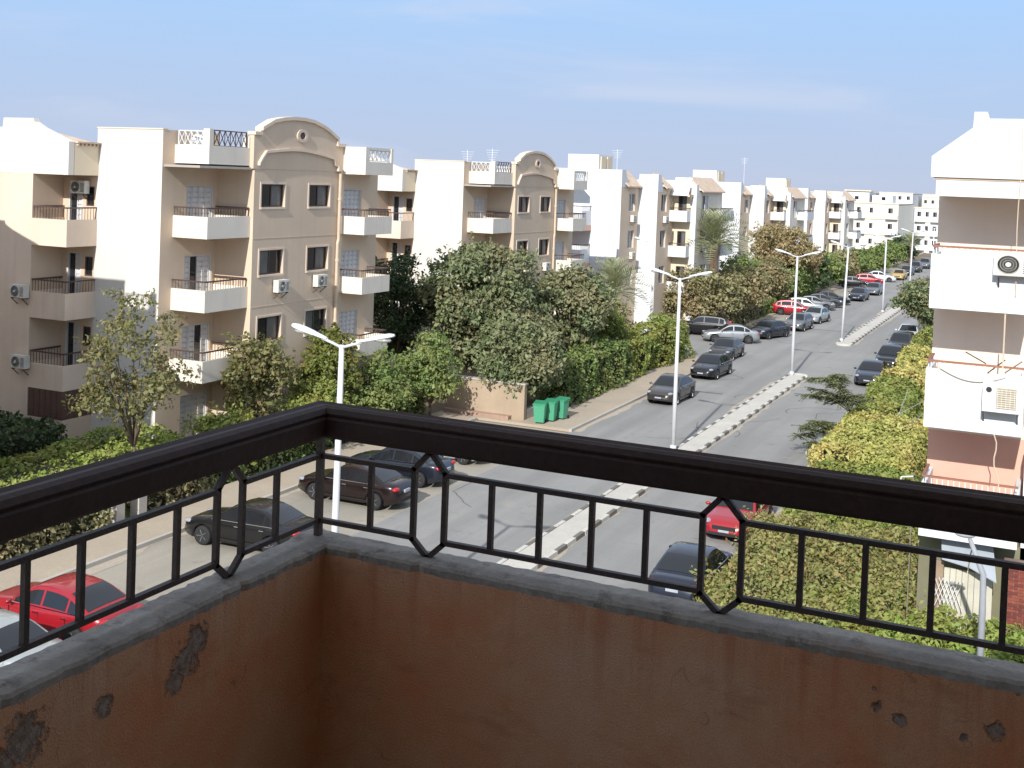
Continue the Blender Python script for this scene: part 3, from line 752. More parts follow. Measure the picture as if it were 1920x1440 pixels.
# ================================================================== NEIGHBOUR HOUSE ON THE RIGHT
def right_house():
    root = empty("apartment_building", (-3, 32.4, 0), 0, "white house with corner balconies at the right edge", "building")
    P_ = frame((0.05, 0), (1, 0), (0, -1))          # bay front (Y = 32.4), a from X=-2.95
    PI = frame((0.0, 2.1), (1, 0), (0, -1))         # back wall of the loggias
    mb = MB(); wall(mb, PI, 0, 9, 6.05, 12.7, [(2.62, 3.5, 6.75, 8.85), (2.62, 3.5, 9.8, 11.9)], .15); mb.build("loggia_wall", PEACH, root)
    mb = MB(); wall(mb, PI, 0, 9, 3.5, 6.05); mb.build("salmon_wall", PINK, root)
    for z in (6.75, 9.8): shutters(root, PI, (2.62, 3.5, z, z + 2.1), leaves=2, depth=.12)
    mb = MB(); wall(mb, frame((0.0, 2.1), (0, 1), (-1, 0)), 0, 21.4, 0, 13.2); wall(mb, frame((0, 23.5), (1, 0), (0, 1)), 0, 14, 0, 13.2); mb.build("side_wall", WHITE, root)
    for i, (zb, zt) in enumerate(((3.62, 5.0), (6.5, 8.04), (9.62, 11.04))):
        b = balcony(root, P_, 0, 2.38, zb, zt, -2.08, 0, mat=WHITE)
        mb = MB(); zr = zt + .2
        mb.bar(P_(.05, zr, -.05), P_(2.35, zr, -.05), .07, .05)
        mb.bar(P_(.05, zr, -.05), P_(.05, zr, -1.45), .07, .05)
        mb.build("handrail", surf("red_brown_rail", (.30, .13, .085), .6, .15, 3), b)
        mb = MB()
        for k in range(17): mb = MB(); mb.bar(P_(.12 + k * .138, zt - .005, -.05), P_(.12 + k * .138, zr - .02, -.05), .022); mb.build("baluster", LATT, b)
        for k in range(9): mb = MB(); mb.bar(P_(.05, zt - .005, -.15 - k * .15), P_(.05, zr - .02, -.15 - k * .15), .022); mb.build("baluster", LATT, b)
    # roof band and gable panel
    mb = MB(); mb.prism([P_(a, z, .0) for a, z in ((.04, 12.55), (9, 12.55), (9, 12.98), (.04, 12.98))], (0, 2.3, 0)); mb.build("roof_band", WHITE, root)
    mb = MB(); fbox(mb, P_, -.02, 9, 12.98, 13.04, -1.4, .02); mb.build("shadow_joint", TILE, root)
    prof = [(-.09, 13.04), (-.09, 13.58), (.88, 14.33), (.9, 14.74), (1.21, 14.74), (1.26, 14.57), (9, 14.57), (9, 13.04)]
    mb = MB(); mb.prism([P_(a, z, .08) for a, z in prof], (0, .35, 0)); mb.build("gable_panel", WHITE, root)
    mb = MB(); mb.box(0.1, 14, .5, 23, 12.9, 13.1); mb.build("roof", ROOF, root)
    # right of the bay
    mb = MB(); wall(mb, frame((2.5, .9), (1, 0), (0, -1)), 0, 6, 0, 6.0); mb.box(2.5, 8.5, .9, 1.49, 5.98, 6.03); wall(mb, frame((2.5, .9), (0, 1), (-1, 0)), 0, .6, 3.7, 6.0); mb.build("annex_wall", WHITE, root)
    # cables hanging down the front
    mb = MB(); mb.tube([P_(2.05 + .02 * math.sin(k), 14.5 - k * .55, .10) for k in range(9)], .012, 5); mb.build("hanging_cable", PIPE, root)
    mb = MB(); mb.tube([P_(1.85, 9.6 - k * .2, .02 + .0 * k) for k in range(8)], .02, 5); mb.build("hanging_cable", PIPE, root)
    mb = MB(); mb.tube([P_(1.72 + .05 * math.sin(k * 1.3) + k * .02, 6.5 - k * .2, .02) for k in range(10)], .016, 5); mb.build("hanging_cable", PIPE, root)
    mb = MB(); mb.tube([P_(.25 + k * .12, 8.14 - .25 * math.sin(math.pi * k / 14) - .01 * k, .06) for k in range(15)], .014, 5); mb.build("hanging_cable", PIPE, root)
    mb = MB()
    mb.tube([P_(.95, 8.55, .0), P_(1.45, 8.28, -.1)], .018, 5); mb.tube([P_(1.9, 8.1, .0), P_(2.3, 8.42, -.1)], .018, 5); mb.tube([P_(1.9, 8.42, -.1), P_(1.5, 8.06, .02)], .018, 5)
    mb.build("drying_rack", BROWN, root)
    # ground floor under the lowest balcony
    mb = MB(); mb.box(0, 9, .9, 1.5, 0, 3.45); mb.build("ground_floor_wall", surf("olive_render", (.20, .19, .12), .95, .15, 1.0, streak=.2), root)
    return root
right_house()
PR_ = frame((-2.95, 32.4), (1, 0), (0, -1))
a1 = ac_unit(PR_, 2.02, 10.6, .0, "air conditioner with round fan by the top balcony of the right-hand house", .98, .58)
# window-type air conditioner sticking out of the middle balcony
wa = empty("window_air_conditioner", (-1.1, 32.36, 7.15), 0, "boxy air conditioner with square grille on the right-hand house's middle balcony", "air conditioner")
mb = MB(); mb.box(-.43, .43, -.42, 0, 0, .72); mb.build("casing", surf("ac_white", (.66, .67, .68), .5, .05, 2, streak=.15), wa)
mb = MB(); mb.box(-.10, .36, -.432, -.42, .10, .62); mb.build("grille", surf("dusty_grille", (.36, .30, .20), .8, .2, 8), wa)
mb = MB()
for k in range(9): mb.box(-.09, .35, -.444, -.432, .12 + k * .055, .135 + k * .055)
for k in range(5): mb.box(-.08 + k * .1, -.07 + k * .1, -.450, -.444, .11, .61)
mb.build("grille_bars", ACM, wa)
mb = MB(); mb.lathe([(.07, -.421), (.07, -.43), (0, -.43)], 14, 'y', (-.28, 0, .56)); mb.build("badge", DARK, wa)
mb = MB(); mb.box(-.43, -.38, -.40, .04, -.04, -.002); mb.box(.38, .43, -.40, .04, -.04, -.002); mb.bar((-.40, -.36, -.03), (-.40, .03, -.32), .03); mb.bar((.40, -.36, -.03), (.40, .03, -.32), .03); mb.build("bracket", BROWN, wa)
# laundry line brackets on the corner of the lowest balcony
lb = empty("laundry_bracket", (-2.95, 32.4, 6.4), 0, "thin metal laundry arms leaning out from the right-hand house", "laundry rack")
mb = MB(); mb.bar((0, .2, .75), (-.8, .7, .15), .014); mb.bar((0, .3, .4), (-.5, .8, -.1), .012); mb.bar((-.7, .65, .2), (-.5, .8, .9), .012); mb.build("arm", surf("dull_steel", (.34, .34, .33), .6, .1, 4), lb)
# antenna square on mast beside the hedge
an = empty("clothes_post", (-3.25, 33.5, 0), 0, "slim post with a small open square frame beside the hedge", "post")
mb = MB(); mb.tube([(0, 0, 0), (0, 0, 5.0)], .016, 6); mb.build("mast", surf("rusty_pipe", (.24, .20, .16), .8, .2, 4), an)
mb = MB(); mb.bar((0, 0, 4.9), (-.3, -.02, 4.85), .03); mb.bar((-.3, -.02, 4.85), (-.36, -.02, 4.6), .03); mb.bar((-.36, -.02, 4.6), (0, 0, 4.62), .03); mb.build("square_frame", LATT, an)

# garden things below the right-hand house
sh = empty("garden_shed", (-1.75, 33.0, 0), 0, "cream board shed with sagging grey sheet roof under the right-hand house", "shed")
CRB = surf("cream_board", (.55, .52, .42), .8, .1, 2, streak=.3)
for k in range(8):
    mb = MB(); mb.box(-.55 + k * .15, -.41 + k * .15, -.16 + .008 * (k % 2), -.10, .4, 2.75); mb.build("board", CRB, sh)
mb = MB(); mb.box(-.8, -.57, -.12, -.06, .4, 2.9); mb.build("door_post", surf("weathered_wood", (.30, .22, .15), .9, .2, 4), sh)
mb = MB(); mb.hexa([(-.6, -.5, 3.05), (.05, -.62, 2.98), (-.68, .1, 3.5), (.1, .1, 3.5), (-.6, -.5, 3.08), (.05, -.62, 3.01), (-.68, .1, 3.54), (.1, .1, 3.54)]); mb.build("roof_sheet", surf("grey_sheet", (.34, .37, .40), .6, .1, 2), sh)
mb = MB(); mb.hexa([(.08, -.62, 2.98), (.75, -.8, 2.75), (.13, .1, 3.5), (.6, .1, 3.46), (.08, -.62, 3.01), (.75, -.8, 2.78), (.13, .1, 3.53), (.6, .1, 3.49)]); mb.build("roof_sheet", surf("grey_sheet", (0, 0, 0)), sh)
lf = empty("lattice_fence", (-2.5, 32.6, 0), 0, "small white criss-cross lattice fence by the shed", "fence")
for k in range(6):
    mb = MB(); mb.bar((k * .1 - .1, .0, 1.75), (k * .1 + .2, .0, 2.55), .03, .012); mb.build("slat", LATT, lf)
    mb = MB(); mb.bar((k * .1 + .2, -.014, 1.75), (k * .1 - .1, -.014, 2.55), .03, .012); mb.build("slat", LATT, lf)
bw = empty("brick_wall", (-.85, 32.5, 0), 0, "dark red brick wall piece at the lower right", "wall")
mb = MB(); mb.box(0, 3.2, 0, .22, 0, 3.3); mb.build("mortar_core", surf("mortar", (.22, .15, .12), .95, .2, 3), bw)
bm = MB(); bm.box(0, .232, -.016, .0, 0, .062); bme = [bm.mesh("brick", surf("red_brick_%d" % q, c_, .9, .2, 6)) for q, c_ in enumerate(((.20, .05, .035), (.155, .04, .03), (.24, .065, .04)))]
for r_ in range(22):
    for k in range(7): inst("brick", random.choice(bme), bw, (.005 + k * .25 + (.125 if r_ % 2 else 0), random.uniform(-.006, .0), 1.62 + r_ * .075))
gp_ = empty("bent_lamp_post", (-1.15, 28.6, 0), 0, "grey steel post with a bent arm rising from the near hedge", "post")
mb = MB(); mb.tube([(0, 0, 0), (.0, 0, 3.2), (-.02, 0, 4.0), (-.35, .12, 4.75)], [.085, .075, .07, .05], 10); mb.build("pole", surf("dull_galvanised", (.30, .31, .33), .6, .1, 3), gp_, True)
mb = MB(); mb.blob((-.45, .15, 4.8), (.22, .10, .06), 12, 6); mb.build("lamp_head", surf("dull_galvanised", (0, 0, 0)), gp_, True)

# ================================================================== OUR OWN HOUSE AND BALCONY
XL, YR = -1.66, 2.51           # inner faces of the balcony parapet
ZT = EYE - 0.955               # top of the coping
ZF = EYE - 1.62                # balcony floor
def balcony_plaster():
    mt, nt, out = _nt("ochre_balcony_plaster")
    b = nt.nodes.new("ShaderNodeBsdfPrincipled"); b.inputs['Roughness'].default_value = .85; b.inputs['Specular IOR Level'].default_value = .25
    g = nt.nodes.new("ShaderNodeNewGeometry")
    c = mix_rgb(nt, ramp(nt, noise(nt, 2.2, 6), .34, .66), (.64, .265, .125), (.64, .41, .265))
    c = mix_rgb(nt, ramp(nt, noise(nt, 7.0, 6, rough=.7), .50, .72, 0, .55), c, (.70, .43, .265))
    sep = nt.nodes.new("ShaderNodeSeparateXYZ"); nt.links.new(g.outputs['Position'], sep.inputs[0])
    drip = ramp(nt, noise(nt, 1.0, 5, stretch=(22, 22, 1.6)), .50, .68)
    near_top = ramp(nt, sep.outputs['Z'], ZT - .26, ZT - .02, 0, .5)
    dm = nt.nodes.new("ShaderNodeMath"); dm.operation = 'MULTIPLY'; nt.links.new(drip, dm.inputs[0]); nt.links.new(near_top, dm.inputs[1])
    c = mix_rgb(nt, dm.outputs[0], c, (.42, .115, .045))
    c = mix_rgb(nt, ramp(nt, noise(nt, 1.0, 6, stretch=(5, 5, 14)), .58, .72, 0, .4), c, (.34, .13, .06))
    c = mix_rgb(nt, ramp(nt, noise(nt, 300, 3), .46, .70, 0, .45), c, (.24, .10, .05))
    c = mix_rgb(nt, ramp(nt, noise(nt, 34, 5, rough=.75), .66, .74, 0, .7), c, (.16, .10, .07))
    vo = nt.nodes.new("ShaderNodeTexVoronoi"); vo.feature = 'DISTANCE_TO_EDGE'; vo.inputs['Scale'].default_value = 2.3
    wv = nt.nodes.new("ShaderNodeVectorMath"); wv.operation = 'MULTIPLY_ADD'
    nc = nt.nodes.new("ShaderNodeTexNoise"); nc.inputs['Scale'].default_value = 9; nt.links.new(g.outputs['Position'], nc.inputs['Vector'])
    nt.links.new(nc.outputs['Color'], wv.inputs[0]); wv.inputs[1].default_value = (.22, .22, .22); nt.links.new(g.outputs['Position'], wv.inputs[2]); nt.links.new(wv.outputs[0], vo.inputs['Vector'])
    crk = nt.nodes.new("ShaderNodeMath"); crk.operation = 'MULTIPLY'; nt.links.new(ramp(nt, vo.outputs['Distance'], .001, .004, .6, 0), crk.inputs[0]); nt.links.new(ramp(nt, noise(nt, 4, 3), .54, .66), crk.inputs[1])
    c = mix_rgb(nt, crk.outputs[0], c, (.13, .06, .035))
    # places where the plaster has come off
    spots = [(XL, 1.99, 11.535, .035), (XL, 2.02, 11.565, .034), (XL, 1.955, 11.50, .026), (XL, 1.749, 11.529, .020), (XL, 1.545, 11.545, .045), (XL, 1.50, 11.515, .04),
             (-.293, YR, 11.536, .010), (-.30, YR, 11.571, .005), (-.244, YR, 11.516, .013), (-.068, YR, 11.539, .017), (-.123, YR, 11.513, .008), (-.03, YR, 11.626, .007)]
    nz = noise(nt, 45, 6); acc = None
    for (x, y, z, r_) in spots:
        d = nt.nodes.new("ShaderNodeVectorMath"); d.operation = 'DISTANCE'
        nt.links.new(g.outputs['Position'], d.inputs[0]); d.inputs[1].default_value = (x, y, z)
        a = nt.nodes.new("ShaderNodeMath"); a.operation = 'MULTIPLY_ADD'; nt.links.new(nz, a.inputs[0]); a.inputs[1].default_value = -r_ * 3.2
        nt.links.new(d.outputs['Value'], a.inputs[2])
        f = ramp(nt, a.outputs[0], -r_ * .95, -r_ * .35, .9, 0)
        if acc is None: acc = f
        else:
            mx = nt.nodes.new("ShaderNodeMath"); mx.operation = 'MAXIMUM'; nt.links.new(acc, mx.inputs[0]); nt.links.new(f, mx.inputs[1]); acc = mx.outputs[0]
    chip = mix_rgb(nt, ramp(nt, noise(nt, 70, 5), .35, .65), (.15, .12, .10), (.36, .31, .26))
    c = mix_rgb(nt, acc, c, chip)
    nt.links.new(c, b.inputs['Base Color'])
    hs = nt.nodes.new("ShaderNodeMath"); hs.operation = 'MULTIPLY_ADD'; nt.links.new(acc, hs.inputs[0]); hs.inputs[1].default_value = -2.0
    nt.links.new(noise(nt, 190, 5, rough=.7), hs.inputs[2])
    bp = nt.nodes.new("ShaderNodeBump"); bp.inputs['Strength'].default_value = 1.0; bp.inputs['Distance'].default_value = .0045
    nt.links.new(hs.outputs[0], bp.inputs['Height']); nt.links.new(bp.outputs[0], b.inputs['Normal'])
    nt.links.new(b.outputs[0], out.inputs[0]); return mt
BPL = balcony_plaster()
def coping_mat():
    mt, nt, out = _nt("weathered_cement")
    b = nt.nodes.new("ShaderNodeBsdfPrincipled"); b.inputs['Roughness'].default_value = .95
    c = mix_rgb(nt, ramp(nt, noise(nt, 6, 6), .3, .7), (.25, .225, .195), (.40, .365, .32))
    c = mix_rgb(nt, ramp(nt, noise(nt, 14, 7, stretch=(1, 1, 1), rough=.8), .53, .64, 0, .85), c, (.10, .088, .075))
    c = mix_rgb(nt, ramp(nt, noise(nt, 28, 6, rough=.8), .60, .68, 0, .8), c, (.52, .48, .42))
    c = mix_rgb(nt, ramp(nt, noise(nt, 5, 6, rough=.8), .58, .66, 0, .5), c, (.36, .22, .14))
    c = mix_rgb(nt, ramp(nt, noise(nt, 90, 4), .4, .7, 0, .4), c, (.17, .155, .14))
    nt.links.new(c, b.inputs['Base Color'])
    bp = nt.nodes.new("ShaderNodeBump"); bp.inputs['Strength'].default_value = .8; bp.inputs['Distance'].default_value = .005
    nt.links.new(noise(nt, 55, 8, rough=.75), bp.inputs['Height']); nt.links.new(bp.outputs[0], b.inputs['Normal'])
    nt.links.new(b.outputs[0], out.inputs[0]); return mt
COP = coping_mat()
bal = empty("balcony", (0, 0, ZF), 0, "ochre plastered balcony corner with chipped parapet around the viewer", "balcony")
zl = -ZF
TH = 0.105
mb = MB(); mb.box(XL - TH, XL, -1.2, YR + TH, ZF - .3 + zl, ZT - .022 + zl); mb.build("parapet_wall", BPL, bal)
mb = MB(); mb.box(XL, 1.5, YR, YR + TH, ZF - .3 + zl, ZT - .022 + zl); mb.build("parapet_wall", BPL, bal)
def rough_coping(p0, p1, width_dir, w0, w1, seed):
    """cement capping with an uneven, crumbled edge"""
    r_ = random.Random(seed); p0, p1 = Vector(p0), Vector(p1); wd = Vector(width_dir); L_ = (p1 - p0).length; n = int(L_ / .018)
    mb = MB(); ring = 6
    for i in range(n + 1):
        c = p0.lerp(p1, i / n)
        e0 = w0 + r_.gauss(0, .0014) + (r_.uniform(.004, .012) if r_.random() < .10 else 0); e1 = w1 + r_.gauss(0, .002)
        h0 = r_.gauss(0, .0007); h1 = r_.gauss(0, .0007)
        for (w_, z_) in ((e0 + .0045, -.024), (e0 + .002, -.007 + h0), (e0 + .008, .0 + h0), ((w0 + w1) / 2, .003 + h1), (e1 - .008, h1), (e1, -.024)):
            q = c + wd * w_; mb.v.append((q.x, q.y, q.z + z_))
    for i in range(n):
        for j in range(ring - 1):
            a = i * ring + j; mb.f.append((a, a + 1, a + ring + 1, a + ring))
    mb.f.append(tuple(range(ring))); mb.f.append(tuple(n * ring + j for j in range(ring)))
    return mb
rough_coping((XL, -1.2, ZT + zl), (XL, YR + .0, ZT + zl), (-1, 0, 0), -.004, TH + .004, 3).build("coping", COP, bal)
rough_coping((XL - TH - .002, YR, ZT + zl + .0007), (1.5, YR, ZT + zl + .0007), (0, 1, 0), -.004, TH + .004, 5).build("coping", COP, bal)
mb = MB(); mb.box(XL - TH - .02, 1.5, -1.25, YR + TH, -.3, 0); mb.build("floor", surf("terrazzo", (.20, .17, .15), .7, .1, 4, fine=.3, fscale=120), bal)
# the house the balcony belongs to: unseen wall behind and slab above, cream to bounce light in
own = empty("own_house", (0, 0, 0), 0, "house carrying the viewer's balcony, behind the camera", "building")
mb = MB(); mb.box(-1.4, 13, -13, -1.25, 0, 18.8); mb.build("wall", CREAM, own)
mb = MB(); mb.box(1.5, 13, -1.25, 2.62, 0, 18.8); mb.build("side_wall", CREAM, own)  # unseen, set close to darken the left parapet and bounce light
mb = MB(); mb.box(XL - TH, 1.5, -1.25, YR + TH, EYE + 1.2, EYE + 1.38); mb.build("slab_above", CREAM, own)  # unseen ceiling, put in to darken the balcony
mb = MB(); mb.box(XL - .05, 1.5, -1.25, YR - .05, 0, ZF - .62); mb.build("lower_floors", TAN, own)

# railing
RAIL = surf("dark_varnished_wood", (.046, .026, .021), .66, .25, 14, fine=.3, fscale=60, bump=.15, spec=.25)
IRON = surf("brown_painted_iron", (.070, .048, .040), .58, .35, 30, streak=.5, fine=.4, fscale=120, bump=.35, spec=.4, dirt=(.16, .075, .04))
ral = empty("balcony_railing", (-1.715, 2.56, ZT), 0, "dark brown railing with hexagons and thick wooden handrail on the parapet", "railing")
ox, oy, oz = -1.715, 2.56, ZT
# handrail profile: (offset outward from the balusters' plane, height below the eye)
prof = [(.008, .608), (.020, .603), (.030, .606), (.034, .616), (.034, .628), (.030, .634), (.032, .640), (.032, .672), (.026, .684), (-.030, .686), (-.042, .676), (-.045, .634), (-.043, .630), (-.038, .627), (-.041, .624), (-.043, .619), (-.036, .607), (-.022, .602)]
def rail_run(along, sgn):
    mb = MB(); k = len(prof)
    for end in (0, 1):
        for (w_, dz) in prof:
            z = EYE - dz - oz
            if along == 'x':      # right-hand run: outward = +Y, mitred at the corner
                x = (-w_) if end == 0 else 3.2; mb.v.append((x, w_, z))
            else:                 # left-hand run: outward = -X
                y = (w_) if end == 0 else -3.7; mb.v.append((-w_, y, z))
    for j in range(k):
        j2 = (j + 1) % k; mb.f.append((j, j2, k + j2, k + j))
    mb.f.append(tuple(range(k))); mb.f.append(tuple(range(k, 2 * k)))
    return mb
rail_run('x', 1).build("handrail", RAIL, ral)
rail_run('y', 1).build("handrail", RAIL, ral)
zU, zLo, zTop, zBot = EYE - .741 - oz, EYE - .910 - oz, EYE - .690 - oz, .002
T = .0135
mb = MB(); mb.bar((0, 0, zTop), (0, 0, -.005), .017); mb.build("corner_post", IRON, ral)
def run(dirv, items):
    d = Vector(dirv)
    prev = 0.0
    hexes = [i for i in items if isinstance(i, tuple)]
    for it in items:
        if isinstance(it, tuple):
            a, b = it; c = (a + b) / 2
            for z in (zU, zLo):
                mb = MB(); mb.bar(d * (prev + (.0085 if prev == 0 else T / 2)) + Vector((0, 0, z)), d * (a - T / 2) + Vector((0, 0, z)), T * 1.05, T * .9); mb.build("rail_bar", IRON, ral)
            mb = MB(); e = T * .98
            pts = [d * a + Vector((0, 0, zU + .004)), d * a + Vector((0, 0, zLo - .004)), d * (c - .002) + Vector((0, 0, zBot)), d * (c + .002) + Vector((0, 0, zBot)), d * b + Vector((0, 0, zLo - .004)), d * b + Vector((0, 0, zU + .004)), d * (c + .002) + Vector((0, 0, zTop)), d * (c - .002) + Vector((0, 0, zTop))]
            for p, q in zip(pts, pts[1:] + pts[:1]):
                v = (q - p).normalized() * .004; mb.bar(p - v, q + v, e)
            mb.build("hexagon", IRON, ral); prev = b
        else:
            mb = MB(); mb.bar(d * it + Vector((0, 0, zU - T * .45)), d * it + Vector((0, 0, zLo + T * .45)), T * .95); mb.build("baluster", IRON, ral)
q = 1.715
run((1, 0, 0), [q - 1.558, (q - 1.432, q - 1.344), q - 1.216, q - 1.088, q - .955, q - .822, (q - .690, q - .600), q - .470, q - .336, q - .202, q - .064, (q + .068, q + .158), q + .29, q + .42])
q = 2.56
run((0, -1, 0), [q - 2.372, (q - 2.238, q - 2.146), q - 2.012, q - 1.874, q - 1.734, q - 1.596, (q - 1.460, q - 1.368), q - 1.235])

# ================================================================== STREET LAMPS
def lamp_meshes():
    mb = MB(); mb.tube([(0, 0, 0), (0, 0, .25)], .15, 12); mb.tube([(0, 0, .25), (0, 0, 3.2), (0, 0, 8.1)], [.115, .095, .065], 12)
    p = mb.mesh("pole", POLE, True)
    mb = MB(); mb.tube([(0, 0, 8.03), (.30, 0, 8.13), (.62, 0, 8.22)], [.04, .036, .036], 8); a = mb.mesh("arm", POLE, True)
    # cobra head: narrow neck widening to a rounded lamp bowl
    st = [(.45, .05, .05), (.62, .085, .065), (.80, .10, .075), (.86, .135, .085), (1.15, .165, .10), (1.38, .15, .09), (1.5, .09, .06), (1.53, .02, .02)]
    mb = MB(); k = 12; tl = math.tan(R(15))
    for (x, w_, h_) in st:
        for j in range(k):
            t = 2 * math.pi * j / k; zz = math.sin(t) * h_; zz = zz if zz > 0 else zz * .35
            mb.v.append((x, math.cos(t) * w_, 8.06 + x * tl * .92 + .03 + zz))
    for i in range(len(st) - 1):
        for j in range(k):
            j2 = (j + 1) % k; mb.f.append((i * k + j, i * k + j2, (i + 1) * k + j2, (i + 1) * k + j))
    mb.f.append(tuple(range(k))); mb.f.append(tuple((len(st) - 1) * k + j for j in range(k)))
    h = mb.mesh("lamp_head", HEADM, True)
    mb = MB(); mb.blob((1.15, 0, 8.06 + 1.15 * tl * .92 + .0), (.30, .135, .07), 14, 6); l = mb.mesh("lens", LENS, True)
    return p, a, h, l
LM = lamp_meshes()
def street_lamp(x, y, label, tilt=0.0, heads=2, rz=0.0, sc=1.0):
    o = empty("street_lamp", (x, y, .12), rz, label, "street lamp", "double-headed street lamps on the median" if heads == 2 else "single-headed street lamps")
    o.rotation_euler = (0, tilt, rz); o.scale = (sc, sc, sc)
    inst("pole", LM[0], o)
    for k in range(heads):
        r_ = (0, 0, math.pi * (1 - k))
        inst("arm", LM[1], o, rot=r_); hd = inst("lamp_head", LM[2], o, rot=r_); inst("lens", LM[3], hd)
    return o
street_lamp(-16.32, 25.1, "nearest street lamp, its two heads just above the railing corner", .004)
street_lamp(-15.86, 53.0, "double street lamp on the median beside the dark parked saloon", .0)
street_lamp(-15.66, 79.0, "double street lamp at the near median's far tip", .006, sc=.985)
street_lamp(-15.75, 99.4, "leaning double street lamp at the near tip of the second median", .03, sc=.97)
street_lamp(-16.0, 126.2, "second lamp along the farther median", .01, sc=.95)
street_lamp(-16.0, 150, "third lamp along the farther median", .02, sc=.95)
street_lamp(-15.6, 174, "fourth lamp along the farther median", 0, sc=.95)
street_lamp(-15.6, 214, "farthest double street lamp down the road", 0, sc=.95)
street_lamp(-26.6, 82.0, "thin single-armed lamp behind the left hedge near the side street", 0, 1, 0, 1.0)

